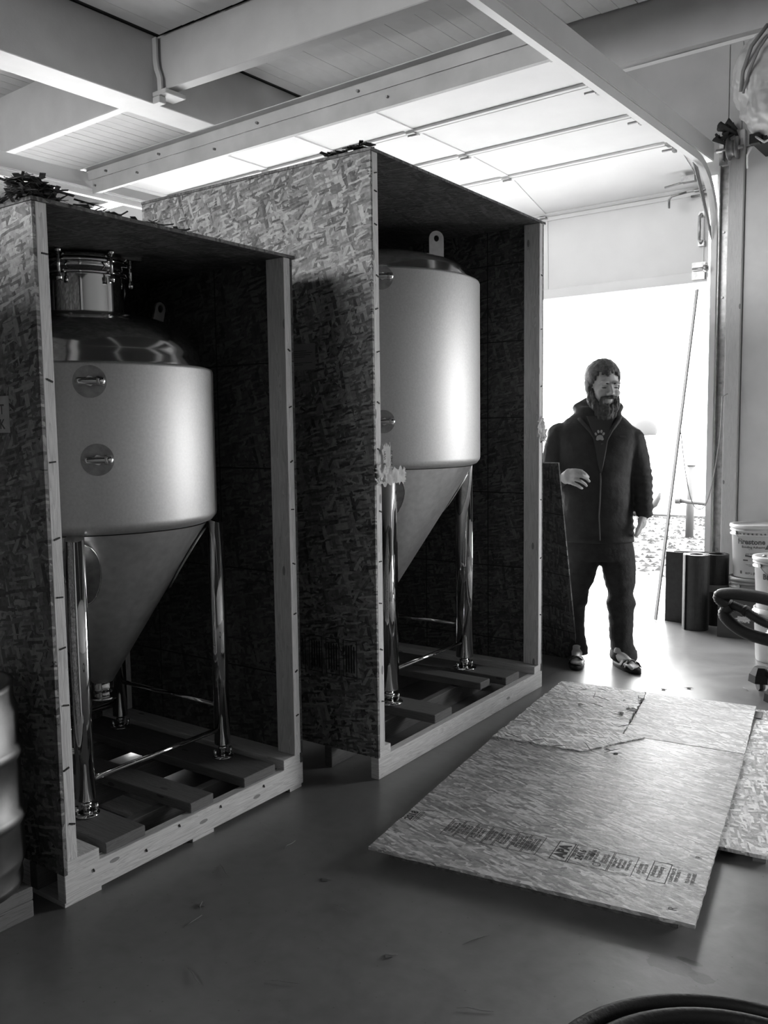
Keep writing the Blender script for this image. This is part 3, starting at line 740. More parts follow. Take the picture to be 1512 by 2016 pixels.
    for (ang, z) in ports:
        pt = MB(); d = Vector((cos(ang), sin(ang), 0)); tt = Vector((-d.y, d.x, 0)); p = d * R
        o_ = pt.cyl(p + d * -.003 + Vector((0, 0, z)), p + d * .0035 + Vector((0, 0, z)), .052, 36)
        pad = o_.build('port_pad', M_dull, t)
        m = MB().cyl(p + d * .003 + Vector((0, 0, z)), p + d * .035 + Vector((0, 0, z)), .012, 20).cyl(p + d * .030 + Vector((0, 0, z)), p + d * .042 + Vector((0, 0, z)), .017, 6)
        m.cone(p + d * .036 + tt * -.034 + Vector((0, 0, z)), p + d * .036 + tt * .036 + Vector((0, 0, z)), .012, .013, 16)
        m.cyl(p + d * .036 + tt * .02 + Vector((0, 0, z)), p + d * .036 + tt * .044 + Vector((0, 0, z)), .016, 6)
        m.build('fitting', M_mirror, pad)
    zt = z2 + dome_h
    if neck:
        r, h = neck
        MB().lathe([(r, zt - .02), (r, zt + h)], 64).build('neck', M_mirror, t)
        MB().lathe([(r, zt + h - .055), (r + .014, zt + h - .055), (r + .014, zt + h - .042), (r + .002, zt + h - .04), (r + .002, zt + h - .015), (r + .016, zt + h - .013), (r + .016, zt + h), (r, zt + h)], 64).build('flange', M_mirror, t)
        lid = MB().lathe([(r + .018, zt + h + .001), (r + .018, zt + h + .012), (r - .01, zt + h + .020), (0, zt + h + .022)], 64).build('lid', M_mirror, t)
        for a in (-2.75, -1.6, -.6, .5, 1.6, 2.6):
            c = Vector(((r + .026) * cos(a), (r + .026) * sin(a), 0))
            b = MB().cyl(c + Vector((0, 0, zt + h - .075)), c + Vector((0, 0, zt + h + .03)), .006, 10).cyl(c + Vector((0, 0, zt + h - .085)), c + Vector((0, 0, zt + h - .062)), .013, 6).cyl(c + Vector((0, 0, zt + h + .012)), c + Vector((0, 0, zt + h + .03)), .013, 6)
            b.build('swing_bolt', M_mirror, t)
        MB().box((r * .6, -r * .95, zt + h + .012), (r * .6 + .075, -r * .95 + .03, zt + h + .028), rot=Matrix.Rotation(-.5, 3, 'Z')).build('lid_handle', M_mirror, t, .003)
        # side arm
        MB().cyl((r * .8, .08, zt + h - .07), (r + .085, .10, zt + h - .07), .03, 24).lathe([(0, 0), (.042, 0), (.042, .012), (0, .012)], 28, c=(r + .085, .10, zt + h - .07), ax='x').build('side_arm', M_dull, t)
    for (ang, rr_, zz, lh_, lw, tilt) in lugs:
        # lifting lug: rounded plate with an eye
        n = 16; out = [(-lw, 0), (lw, 0)] + [(lw * cos(pi * i / n), lh_ - lw + lw * sin(pi * i / n)) for i in range(n + 1)]
        inn = [(.013 * cos(a), lh_ - lw * 1.0 + .016 * sin(a)) for a in [2 * pi * i / 20 for i in range(20)]]
        bm = bmesh.new(); vo = [bm.verts.new((x, 0, y)) for x, y in out]; vi = [bm.verts.new((x, 0, y)) for x, y in inn]
        ed = [bm.edges.new((vo[i], vo[(i + 1) % len(vo)])) for i in range(len(vo))] + [bm.edges.new((vi[i], vi[(i + 1) % 20])) for i in range(20)]
        bmesh.ops.triangle_fill(bm, use_beauty=True, edges=ed); me = bpy.data.meshes.new('lifting_lug'); bm.to_mesh(me); bm.free(); me.materials.append(M_satin)
        lo = bpy.data.objects.new('lifting_lug', me); COL.objects.link(lo); lo.parent = t
        so = lo.modifiers.new('s', 'SOLIDIFY'); so.thickness = .010; so.offset = 0
        lo.location = (rr_ * cos(ang), rr_ * sin(ang), zz); lo.rotation_euler = (0, tilt, ang)
    return t
tank('steel tank in the nearest crate, wide clamped neck and satin body', C1P, C1R, .563, .548, .447, 1.092, 1.628, (.035, .46), .311, .031, .136, .19, .25, .20,
     [(-2.20, 1.565), (-2.17, 1.315)], neck=(.135, .185), lugs=[(.05, .33, 1.79, .13, .026, .28), (pi - .1, .33, 1.79, .13, .026, .28)])
tank('taller steel tank in the middle crate, low dome with one lifting lug in view', C2P, C2R, .868, .655, .562, 1.245, 2.115, (.035, .45), .350, .046, .130, .195, .275, .15,
     [(-2.40, 2.065), (-2.40, 1.435)], lugs=[(-.75, .36, 2.215, .185, .038, .0), (pi - .75, .36, 2.215, .185, .038, .0)])

# ------------------------------------------------------------------ keg on its timber block at the left edge
kg = thing('steel_keg', 'ribbed steel keg at the left edge standing on a timber pallet', 'keg', (-2.47, 1.143, .093))
pf = [(.0, .03), (.165, .03), (.175, .0), (.19, .0), (.192, .02), (.19, .05), (.2, .075), (.203, .09), (.2, .19), (.208, .2), (.212, .215), (.208, .23), (.2, .24), (.2, .38), (.208, .39), (.212, .405), (.208, .42), (.2, .43),
      (.2, .52), (.19, .55), (.19, .58), (.192, .6), (.175, .6), (.165, .57), (.0, .575)]
MB().lathe(pf, 72).build('body', metal('keg_steel', .22, .5, 12, .2), kg)
MB().cyl((0, 0, .574), (0, 0, .595), .03, 24).build('valve', M_dull, kg)
pl = thing('timber_pallet', 'rough timber pallet under the keg at the left edge', 'pallet', (-2.3, .665, 0), radians(0))
for k, yy in enumerate((0.0, .16, .32, .48)): MB().box((-.75, yy, .052), (0, yy + .148, .092)).build('deck_board', M_oldwood, pl, .003)
for xx in (-.75, -.40, -.04): MB().box((xx, .0, 0), (xx + .04, .628, .0515)).build('runner', M_oldwood, pl, .003)

# ------------------------------------------------------------------ crate doors on the floor
fr = radians(9.6)
FP = thing('crate_door', 'large strand-board crate door lying flat, stamped across its near end', 'crate door', (-1.715, 2.122, 0), fr)
Mf = M_osb_floor
def slab(name, pts, z0, z1, mat, parent, jag=0, seed=0):
    """polygon slab with slightly ragged edges, top uv in metres"""
    R = random.Random(seed); P = []
    for i in range(len(pts)):
        a = Vector(pts[i]); b = Vector(pts[(i + 1) % len(pts)]); n = max(1, int((b - a).length / .02)) if jag else 1
        for k in range(n):
            q = a.lerp(b, k / n); P.append((q.x + (R.uniform(-jag, jag) if k else 0), q.y + (R.uniform(-jag, jag) if k else 0)))
    n = len(P); V = [(x, y, z0) for x, y in P] + [(x, y, z1) for x, y in P]
    F = [tuple(range(n))[::-1], tuple(range(n, 2 * n))] + [(i, (i + 1) % n, n + (i + 1) % n, n + i) for i in range(n)]
    m = MB(); m.add(V, F); return m.build(name, mat, parent, fixn=False)
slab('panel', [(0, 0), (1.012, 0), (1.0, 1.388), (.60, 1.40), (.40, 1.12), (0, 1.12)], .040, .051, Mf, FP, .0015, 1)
slab('panel', [(0, 1.124), (.398, 1.124), (.596, 1.402), (.50, 1.404), (.47, 2.07), (.03, 2.08)], .042, .056, M_osb_rough_lit, FP, .005, 2)
slab('panel', [(.505, 1.408), (.998, 1.392), (.985, 2.075), (.478, 2.075)], .040, .052, osb('osb_floor_far_lit', .72, .5, spread=.5), FP, .002, 3)  # far sheet also lightened in colour for the doorway light
for (a, b) in (((.05, .05), (.96, .09)), ((.05, 1.98), (.94, 2.02))): MB().box((a[0], a[1], 0), (b[0], b[1], .0395)).build('batten', M_edge, FP, .002)
for (a, b) in (((.05, .091), (.09, 1.979)), ((.90, .091), (.94, 1.979)), ((.47, .091), (.51, 1.979))): MB().box((a[0], a[1], 0), (b[0], b[1], .0395)).build('batten', M_edge, FP, .002)
# stamp
zs_ = .0514
sb = MB()
def rect(m, x0, y0, x1, y1, w=.0022):
    sk = lambda y: 0
    for (a, b, c, d) in ((x0, y0, x1, y0 + w), (x0, y1 - w, x1, y1), (x0, y0, x0 + w, y1), (x1 - w, y0, x1, y1)):
        m.add([(a, b, zs_), (c, b, zs_), (c, d, zs_), (a, d, zs_)], [(0, 1, 2, 3)])
B0, B1 = .185, .315
cells = [(.17, .215), (.217, .262), (.264, .315), (.317, .352), (.354, .405), (.407, .45), (.452, .50)]
for a, b in cells: rect(sb, a, B0, b, B1)
sb.add([(.318, B0, zs_), (.352, B0, zs_), (.352, B1, zs_), (.318, B1, zs_)][:0], [])
rect(sb, .545, B0, .60, B1, .003); rect(sb, .604, B0, .725, B1); rect(sb, .727, B0, .80, B1, .002); rect(sb, .0, .23, .045, .31); rect(sb, .05, .235, .058, .31)
rect(sb, .845, B0, .90, B1, .0025)
N = 20
sb.add([(.69 + r * cos(2 * pi * i / N), .212 + r * sin(2 * pi * i / N), zs_) for r in (.010, .013) for i in range(N)], [(i, (i + 1) % N, N + (i + 1) % N, N + i) for i in range(N)])
sb.build('stamp_frame', M_ink, FP, fixn=False)
up = lambda cx, cy: (lambda a, b: Vector((cx - b, cy + a, zs_)))
def col(txts, mat=M_ink):
    m = MB()
    for (t_, size, cx, cy, bold, wd) in txts: text_mb(m, t_, size, up(cx, cy), bold, wd)
    m.build('stamped_text', mat, FP, fixn=False)
lor = ['RATED SHEATHING', 'EXPOSURE 1', 'SIZED FOR SPACING', 'THICKNESS 0.418 IN', 'PS 2-10 SHEATHING', 'HUD-UM-40 PRP-108', 'CONSTRUCTION', 'STRENGTH AXIS', 'THIS DIRECTION', 'SPAN RATED']
tx = [('2018', .036, .036, .27, .0012, 1), ('APA', .048, .588, .25, .0026, 1), ('24/16', .030, .64, .25, .0012, 1)]
rn = random.Random(9)
for (a, b) in cells:
    k = 0; x = a + .012
    while x < b - .004: tx.append((rn.choice(lor)[:12], .0125, x, .25, .0005, .95)); x += .0125
for x in (.615, .655, .668, .681, .705, .715): tx.append((rn.choice(lor)[:12], .0115, x, .26, .0003, .9))
for x in (.742, .756, .77, .784): tx.append((rn.choice(lor)[:11], .0115, x, .25, .0003, .9))
tx += [('32/16', .02, .67, .28, .0008, 1)]
col(tx)
col([(rn.choice(lor)[:10], .014, x, .25, .0004, 1) for x in (.82, .835, .862, .88, .915, .93, .96, .975)] + [('R', .035, .955, .06, 0, 1), ('R', .03, .975, .40, 0, 1)], M_inkf)

FQ = thing('crate_door', 'narrower strand-board sheet on the floor, slipped under the right side of the stamped door', 'crate door', (-1.03 + .02, 2.795, 0), fr)
slab('panel', [(.0 + .2, .03), (.345, 0), (.62, 0), (.62, 1.60), (.12, 1.60), (.12, .05)][:0] or [(.165, .0), (.345, 0), (.345, 1.55), (.165, 1.55)], .018, .03, osb('osb_floor_right', .62, .8, spread=1), FQ, .002, 5)
MB().box((.17, .01, 0), (.20, 1.54, .0175)).build('batten', M_oldwood, FQ); MB().box((.30, .01, 0), (.34, 1.54, .0175)).build('batten', M_oldwood, FQ)
MB().box((.165, 1.40, .0301), (.21, 1.5, .036)).box((.172, .9, .0301), (.19, 1.4, .034)).build('splinter_strip', M_oldwood, FQ)
# splinters and chips
rn = random.Random(21)
chip_me = []
for k in range(3):
    m = MB(); n = 5; L = (.035, .025, .045)[k]
    m.tube([(-L, 0, .002), (-L * .3, .002, .004), (L * .4, -.002, .006), (L, .001, .003)], [.0006, .0018, .0016, .0005], 5)
    if k == 1: m.box((-.008, -.01, .001), (.01, .008, .0025))
    me = m.mesh('wood_splinter'); me.materials.append(M_oldwood); chip_me.append(me)
def chip(x, y, z, grp, lab):
    o = bpy.data.objects.new('wood_splinter', rn.choice(chip_me)); COL.objects.link(o); o.location = (x, y, z); o.rotation_euler = (rn.uniform(-.1, .1) , rn.uniform(-.3, 0) if z > .05 else 0, rn.random() * 6)
    tag(o, lab, 'splinter', grp)
Rf = Matrix.Rotation(fr, 3, 'Z')
for i in range(26):
    u, v = rn.choice([(rn.uniform(.42, .5), rn.uniform(1.42, 2.0)), (rn.uniform(.0, .6), rn.uniform(1.1, 1.2)), (rn.uniform(.1, .5), rn.uniform(1.6, 2.05))])
    p = Rf @ Vector((u, v, 0)) + Vector((-1.715, 2.122, 0)); chip(p.x, p.y, .0585, 'splinters on the flat crate door', 'thin wood splinter on the rough far part of the flat crate door')
for (x, y) in [(-1.6, 1.85), (-1.9, 1.55), (-1.95, 1.62), (-1.75, 1.95), (-1.35, 1.75), (-1.2, 1.95), (-2.0, 2.05), (-1.5, 1.5), (-1.05, 1.7), (-1.7, 1.38), (-2.05, 1.8), (-1.25, 4.75), (-1.6, 4.5), (-1.5, 4.6)]:
    chip(x, y, .001, 'wood chips scattered on the concrete', 'tiny wood chip lying on the bare concrete floor')

# ------------------------------------------------------------------ leaning strand-board panel beside crate 2
A = Vector((-2.235, 4.80, 0)); topz = 1.21
lp = thing('leaning_panel', 'strand-board sheet standing on edge and leaning against the right side of the middle crate', 'panel', A, 0)
dy = 4.80 - 4.225; dxl = .15; sl = Vector((dxl, -dy, topz)).normalized(); Lh = sqrt(dxl ** 2 + dy ** 2 + topz ** 2)
ex = Vector((-1, .03, 0)).normalized(); nn = ex.cross(sl).normalized()
if nn.y > 0: nn = -nn
V = []; 
for a in (0, 1.15):
    for b in (0, Lh):
        for c in (0, -.012): V.append(ex * a + sl * b + nn * c)
F = [(0, 1, 3, 2), (4, 6, 7, 5), (0, 4, 5, 1), (2, 3, 7, 6), (0, 2, 6, 4), (1, 5, 7, 3)]
uvs = [[( (V[k] - V[0]).dot(ex), (V[k] - V[0]).dot(sl)) for k in f] for f in F]
zmin = min(v.z for v in V)
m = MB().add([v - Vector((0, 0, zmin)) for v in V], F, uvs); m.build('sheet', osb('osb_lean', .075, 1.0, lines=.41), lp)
wt = MB()
for k, q in enumerate((.56, .63, .69, .74)):
    b = q * Lh; p = sl * b + nn * .002 + ex * .004 - Vector((0, 0, zmin)); 
m2 = MB()
for q in (.47, .52, .565, .61): 
    p = sl * (q * Lh) - Vector((0, 0, zmin)); m2.add([p, p + ex * -.004, p + ex * -.004 + sl * .035, p + sl * .035, p + nn * .002, p + ex * -.004 + nn * .002, p + ex * -.004 + sl * .035 + nn * .002, p + sl * .035 + nn * .002], [(0, 1, 2, 3), (7, 6, 5, 4), (0, 4, 5, 1), (1, 5, 6, 2), (2, 6, 7, 3), (3, 7, 4, 0)])
m2.build('pale_bits', M_white, lp)  # white dashes along the right edge of the sheet

# ------------------------------------------------------------------ rubber mats, stick, pull rope
def roll(name, label, c, r, h, turns, mat, tail=None, a_end=0):
    t = thing(name, label, 'rubber mat', (c[0], c[1], 0))
    th = .007; N = int(turns * 40); P = []
    for i in range(N + 1):
        a = a_end - (1 - i / N) * turns * 2 * pi; rr = r - (1 - i / N) * turns * .0115; P.append((rr * cos(a), rr * sin(a)))
    if tail:
        d = Vector((tail[0] - c[0], tail[1] - c[1])); 
        P += [tuple(Vector(P[-1]).lerp(d, k / 4)) for k in range(1, 5)]
    V = []; n = len(P)
    for i, (x, y) in enumerate(P):
        p0 = P[max(i - 1, 0)]; p1 = P[min(i + 1, n - 1)]; d = Vector((p1[0] - p0[0], p1[1] - p0[1])).normalized(); nx_, ny_ = -d.y * th / 2, d.x * th / 2
        for (s, z) in ((1, 0), (1, h), (-1, h), (-1, 0)): V.append((x + nx_ * s, y + ny_ * s, z))
    m = MB(); F = []
    for i in range(n - 1):
        for k in range(4): F.append((i * 4 + k, (i + 1) * 4 + k, (i + 1) * 4 + (k + 1) % 4, i * 4 + (k + 1) % 4))
    F += [(0, 1, 2, 3), tuple((n - 1) * 4 + k for k in (3, 2, 1, 0))]
    m.add(V, F); m.build('rolled_sheet', mat, t); return t
M_mat = plain('mat_rubber', .022, .5, noise_=.3, nscale=30, bump=.15, bscale=120)
r1 = roll('rolled_mat', 'front upright roll of black rubber matting just inside the doorway', (-1.925, 6.02), .088, .52, 4, M_mat, None, -2.2)
r2 = roll('rolled_mat', 'taped roll of black rubber matting behind the front roll, its flat end reaching left', (-1.865, 6.25), .086, .50, 3, M_mat, (-2.16, 6.24), 2.0)
MB().lathe([(.092, .24), (.092, .29)], 40, a0=-2.6, a1=.3).build('tape_band', plain('grey_tape', .2, .4), r2)
MB().box((-.322, -.10, 0), (-.06, -.093, .505)).build('flat_end', M_mat, r2)
sk = thing('wooden_strip', 'long thin pale strip leaning from the floor to the corner of the raised door', 'stick', (-2.245, 6.12, 0))
MB().cyl((0, 0, 0), (.165, .22, 2.40), .0001, 4) 
v = Vector((.17, .25, 2.36)); vn = v.normalized(); s1 = Vector((.8, -.6, 0)).normalized(); s2 = vn.cross(s1).normalized(); s1 = s2.cross(vn)
m = MB(); cs = [s1 * a + s2 * b for a, b in ((-.014, -.005), (.014, -.005), (.014, .005), (-.014, .005))]
m.add([c + Vector((0, 0, .004)) for c in cs] + [c + v for c in cs], [(3, 2, 1, 0), (4, 5, 6, 7)] + [(i, (i + 1) % 4, 4 + (i + 1) % 4, 4 + i) for i in range(4)])
m.build('strip', plain('pale_strip', .3, .6), sk)
rp_ = []
for i in range(25):
    a = i / 24; x = -2.16 + .28 * a; z = .80 + (1.35 - .80) * abs(2 * a - 1.0) ** 2.6
    rp_.append((x, 6.36 + .015 * sin(a * 6) - .02, z))
pr = thing('pull_rope', 'thin pale rope hanging in a loop across the right door jamb', 'rope', (0, 0, 0))
MB().tube(rp_ + [(-1.88, 6.36, 1.6), (-1.87, 6.44, 1.62)], .004, 6).build('rope', plain('rope', .45, .8), pr)

# ------------------------------------------------------------------ buckets, crate box, vacuum, hose
def bucket(label, x, y, z, r, h, mat, lid=True, a=0, lidmat=None):
    t = thing('plastic_bucket', label, 'bucket', (x, y, z), a)
    rb = r * .88
    pf = [(0, 0), (rb - .003, 0), (rb, .004), (rb + (r - rb) * .8, h * .80), (r + .008, h * .805), (r + .008, h * .83), (r * .985, h * .835), (r * .985, h * .88), (r + .008, h * .885), (r + .008, h * .905), (r, h * .91), (r + .001, h - .012), (r - .006, h - .012), (r - .01, h * .9), (0, h * .9)]
    b = MB().lathe(pf, 56).build('body', mat, t)
    if lid: MB().lathe([(r - .001, h - .022), (r + .009, h - .022), (r + .012, h - .016), (r + .010, h), (r - .002, h + .002), (r - .012, h - .002), (r - .016, h - .010), (0, h - .010)], 56).build('lid', lidmat or mat, t)
    e = MB()
    for s in (-1, 1): e.cyl((s * (r + .001), 0, h * .855), (s * (r + .014), 0, h * .855), .011, 12)
    pts = [((r + .012) * cos(q), -(r + .02) * sin(q) * .55, h * .855 - (r + .0) * sin(q) * .72) for q in [pi * i / 16 for i in range(17)]]
    e.tube(pts, .0022, 6); e.build('bail_handle', M_galv, t)
    return t, b
M_pail = plain('pail_white', .68, .35, noise_=.04); M_pail2 = plain('pail_grey', .32, .4, noise_=.1); M_box = plain('crate_box', .055, .5, noise_=.1)
BX, BY = -1.61, 6.24; br = .148
bk1, b1 = bucket('white adhesive bucket with printed label, upper one of the two stacked by the wall', BX, BY, .367, br, .36, M_pail, True, radians(55))
bk2, b2 = bucket('grey bucket underneath the printed white adhesive bucket', BX, BY, 0, br, .365, M_pail2, True, radians(70))
def wrap(cx, r0, ang0, z0):
    def fn(a, b):
        an = ang0 + a / r0; return Vector((cx[0] + (r0) * cos(an), cx[1] + r0 * sin(an), z0 + b))
    return fn
def wrap_text(parent, items, rot, rfun, mat, name='label_text'):
    m = MB()
    for (tt, size, a0, z, bold, wd) in items:
        rr_ = rfun(z); text_mb(m, tt, size, lambda a, b, a0=a0, z=z: Vector(((rfun(z + b)) * cos(rot + (a0 + a) / rr_), (rfun(z + b)) * sin(rot + (a0 + a) / rr_), z + b)), bold, wd)
    return m.build(name, mat, parent, fixn=False)
face = atan2(0 - BY, 0 - BX) - radians(55)
rf = lambda z: br * (.88 + .12 * .8 * z / (.36 * .8)) + .0016
wrap_text(bk1, [('Firestone', .048, -.02, .235, .0016, 1.0), ('Bonding Adhesive', .021, -.005, .208, .0004, 1.0), ('BA-2012', .008, -.02, .196, 0, 1)], face, rf, M_inkf)
wrap_text(bk1, [('18.9 L (5 gal)', .019, -.005, .030, .0007, 1.0), ('FOR INDUSTRIAL USE ONLY', .008, .0, .092, 0, 1), ('FLAMMABLE LIQUID', .007, .0, .082, 0, 1), ('Low VOC Adhesive', .013, .0, .165, .0003, 1)], face, rf, M_inkf)
m = MB()
def patch(m, a0, a1, z0, z1, zz0=None, zz1=None):
    n = 8; V = []
    for i in range(n + 1):
        a = a0 + (a1 - a0) * i / n; q = i / n
        lo_ = z0 + ((zz0 if zz0 is not None else z0) - z0) * q; hi_ = z1 + ((zz1 if zz1 is not None else z1) - z1) * q
        for z in (lo_, hi_): V.append((rf(z) * cos(face + a / br), rf(z) * sin(face + a / br), z))
    m.add(V, [(2 * i, 2 * i + 2, 2 * i + 3, 2 * i + 1) for i in range(n)])
patch(m, -.06, .03, .150, .163, .142, .150); patch(m, .02, .075, .148, .152, .146, .156); patch(m, -.075, -.04, .120, .129)
patch(m, .072, .092, .200, .201, .200, .232); patch(m, .092, .112, .200, .232, .200, .203); patch(m, .10, .12, .2, .225, .2, .245); patch(m, .12, .15, .2, .245, .2, .203); patch(m, -.10, -.085, .03, .05)
m.build('label_graphic', M_inkf, bk1, fixn=False)
fb = MB(); rn = random.Random(6)
for i in range(10): 
    a = face / 1 - .8 + i * .17; rr_ = br + .0095
    fb.add([(rr_ * cos(a + q), rr_ * sin(a + q), z) for q, z in ((0, .30), (.06 + rn.random() * .05, .298), (.07, .306 + rn.random() * .006), (0, .309))], [(0, 1, 2, 3)])
fb.build('glue_stain', M_inkf, bk1, fixn=False)
# dark box in front of them
bxo = thing('cardboard_box', 'dark open-topped box with a pale burst logo standing in front of the stacked buckets', 'box', (-1.735, 5.87, 0), radians(6))
b_ = MB(); w_, d_, h_ = .30, .16, .27; tt = .005
b_.box((0, 0, 0), (w_, d_, tt)).box((0, 0, tt), (w_, tt, h_)).box((0, d_ - tt, tt), (w_, d_, h_)).box((0, tt, tt), (tt, d_ - tt, h_)).box((w_ - tt, tt, tt), (w_, d_ - tt, h_))
b_.build('box_body', M_box, bxo)
n = 14; bu = [(.16 + (.045 if i % 2 else .032) * cos(2 * pi * i / n) * 1.2, .135 + (.022 if i % 2 else .014) * sin(2 * pi * i / n)) for i in range(n)]
MB().add([(x, -.0008, z) for x, z in bu], [tuple(range(n))]).build('logo_burst', plain('logo_pale', .5, .6), bxo, fixn=False)
print_on(bxo, [('STRIPE', .024, .165, .112, .001, 1.0), ('SUPER', .018, .15, .135, .0008)], lambda a, b: Vector((a, -.0016, b)), M_paper)
print_on(bxo, [('5 QT', .008, .15, .04, 0)], lambda a, b: Vector((a, -.0012, b)), M_paper, 'small_print')
# white pails at the right edge
w1, _ = bucket('white bucket at the right edge, lower one under the knob-lidded bucket', -1.262, 5.47, 0, .14, .33, M_pail, False, 1.0)
w2, _ = bucket('white bucket with knobbed lid at the right edge, set into the bucket below', -1.262, 5.47, .305, .143, .32, M_pail, True, 1.0)
kn = MB()
for a in (2.2, 3.3, 4.6, 5.6): kn.lathe([(0, 0), (.014, 0), (.016, .005), (.010, .010), (0, .010)], 12, c=(.085 * cos(a), .085 * sin(a), .312))
kn.build('lid_knobs', M_dull, w2)
fa2 = atan2(-5.47, 1.262) - 1.0
rf2 = lambda z: .143 * (.88 + .12 * .8 * z / (.32 * .8)) + .002
wrap_text(w2, [('BEER', .045, .0, .195, .0015, 1.0)], fa2 - .35, rf2, M_inkf)
w3, _ = bucket('short white pail behind the vacuum at the right frame edge', -1.10, 5.12, 0, .13, .28, M_pail, False, .4)

# shop vacuum: base with caster and corrugated hoses
vc = thing('shop_vacuum', 'black shop vacuum at the right edge with ribbed hose looped in front of the buckets', 'vacuum', (-.93, 4.72, 0))
MB().lathe([(0, .10), (.17, .10), (.19, .13), (.20, .22), (.20, .45), (.17, .52), (.09, .56), (0, .57)], 40).build('drum', M_black, vc)
def frust(m, c, r0, r1, z0, z1, n=8, rot=0):
    V = [(c[0] + r0 * cos(rot + 2 * pi * i / n), c[1] + r0 * sin(rot + 2 * pi * i / n), z0) for i in range(n)] + [(c[0] + r1 * cos(rot + 2 * pi * i / n), c[1] + r1 * sin(rot + 2 * pi * i / n), z1) for i in range(n)]
    m.add(V, [tuple(range(n))[::-1], tuple(range(n, 2 * n))] + [(i, (i + 1) % n, n + (i + 1) % n, n + i) for i in range(n)]); return m
for (cx, cy) in ((-.255, .07), (.2, .15), (-.10, -.24), (.2, -.2)):
    m = MB(); frust(m, (cx, cy), .062, .058, .045, .085, 6, .3); frust(m, (cx, cy), .056, .034, .085, .125, 6, .3)
    m.build('caster_housing', M_black, vc)
    m = MB(); m.cyl((cx - .012, cy - .01, .024), (cx + .012, cy + .01, .024), .024, 20).cyl((cx, cy, .02), (cx, cy, .05), .008, 8); m.build('caster_wheel', M_rubber, vc)
    MB().cyl((cx * .85, cy * .85, .09), (cx * .5, cy * .5, .14), .03, 12).build('strut', M_black, vc)
def ribbed(m, pts, r, step=.009, depth=.0035, n=18, smoothit=8):
    P = [Vector(p) for p in pts]
    # catmull-rom
    out = []
    for i in range(len(P) - 1):
        a = P[max(i - 1, 0)]; b = P[i]; c = P[i + 1]; d = P[min(i + 2, len(P) - 1)]
        for k in range(12):
            t = k / 12; out.append(.5 * ((2 * b) + (c - a) * t + (2 * a - 5 * b + 4 * c - d) * t * t + (3 * b - a - 3 * c + d) * t ** 3))
    out.append(P[-1]); L = [0]
    for i in range(1, len(out)): L.append(L[-1] + (out[i] - out[i - 1]).length)
    q = []; rr_ = []; s = 0; j = 0; k = 0
    while s < L[-1]:
        while L[j + 1] < s: j += 1
        t = (s - L[j]) / max(L[j + 1] - L[j], 1e-9); q.append(out[j].lerp(out[j + 1], t)); rr_.append(r - (depth if k % 2 else 0)); s += step / 2; k += 1
    return m.tube(q, rr_, n)
hs = MB()
ribbed(hs, [(-.15, .12, .46), (-.28, .17, .475), (-.42, .22, .475), (-.50, .25, .462), (-.535, .26, .445), (-.52, .255, .42), (-.47, .25, .405)], .034)
hs.build('hose', M_rubber, vc)
hs = MB(); ribbed(hs, [(-.47, .25, .39), (-.50, .24, .355), (-.47, .22, .32), (-.40, .2, .28), (-.32, .18, .26), (-.2, .15, .25)], .034); hs.build('hose', M_rubber, vc)
hs = MB(); ribbed(hs, [(-.46, .26, .40), (-.40, .24, .385), (-.34, .22, .36), (-.27, .2, .335), (-.2, .18, .33)], .026, .012); hs.build('hose', M_rubber, vc)
MB().cyl((-.395, .238, .385), (-.375, .232, .378), .031, 20).build('hose_cuff', M_black, vc)

# coiled hose in the bottom right corner
hc = thing('coiled_hose', 'thick dark hose coiled on the floor in the bottom right corner', 'hose', (-.40, 1.66, 0))
def ringpts(r, a0, a1, z0, z1, n=70, ex=1.0): return [(r * cos(a0 + (a1 - a0) * i / n) * ex, r * sin(a0 + (a1 - a0) * i / n), z0 + (z1 - z0) * i / n) for i in range(n + 1)]
MB().tube(ringpts(.43, -.6, 2 * pi - .65, .018, .018), .017, 14).build('coil', M_rubber, hc)
MB().tube(ringpts(.375, -.6, 2 * pi - .65, .020, .020), .017, 14).build('coil', M_rubber, hc)

# plastic-wrapped bundle hanging in the corner above
bgx = thing('wrapped_bundle', 'white plastic-wrapped bundle strapped high on the wall at the top right', 'bundle', (-1.50, 6.08, 3.53))
m = MB().ell((0, 0, .05), (.27, .24, .30)).ell((.12, -.02, .05), (.28, .24, .27)).ell((-.02, -.02, -.12), (.20, .2, .18))
def dsp(p):
    return .035 * noise.noise(Vector((p.x * 5, p.y * 5, p.z * 3))) + .035 * abs(noise.noise(Vector((p.x * 13, p.y * 9, p.z * 6 + 5)))) + .02 * abs(noise.noise(p * 21)) - .012
m.build('plastic_wrap', plain('plastic_film', .5, .45, noise_=.15, nscale=7), bgx, remesh=.014, smooth=4, disp=dsp)
st_ = MB(); st_.tube([(-.02, -.20, .30), (-.10, -.245, .18), (-.15, -.23, .05), (-.17, -.2, -.06)], .012, 8).tube([(.03, -.22, .28), (-.05, -.26, .15), (-.11, -.25, .03), (-.15, -.22, -.08)], .008, 8)
st_.build('strap', plain('strap_grey', .2, .6), bgx)
MB().box((-.16, .0, -.32), (-.06, .38, -.27)).box((-.15, -.06, -.345), (-.09, .0, -.285)).build('bracket', M_black, bgx)
MB().tube([(-.12, -.05, -.30), (-.05, -.09, -.36), (0.02, -.07, -.33), (-.02, -.03, -.29)], .007, 8).tube([(-.14, 0, -.33), (-.19, .05, -.38), (-.2, .1, -.45)], .006, 6).build('cable', M_white, bgx)
MB().cyl((.1, .1, .2), (.1, .1, .93), .012, 8).build('hanger_rod', M_galv, bgx)

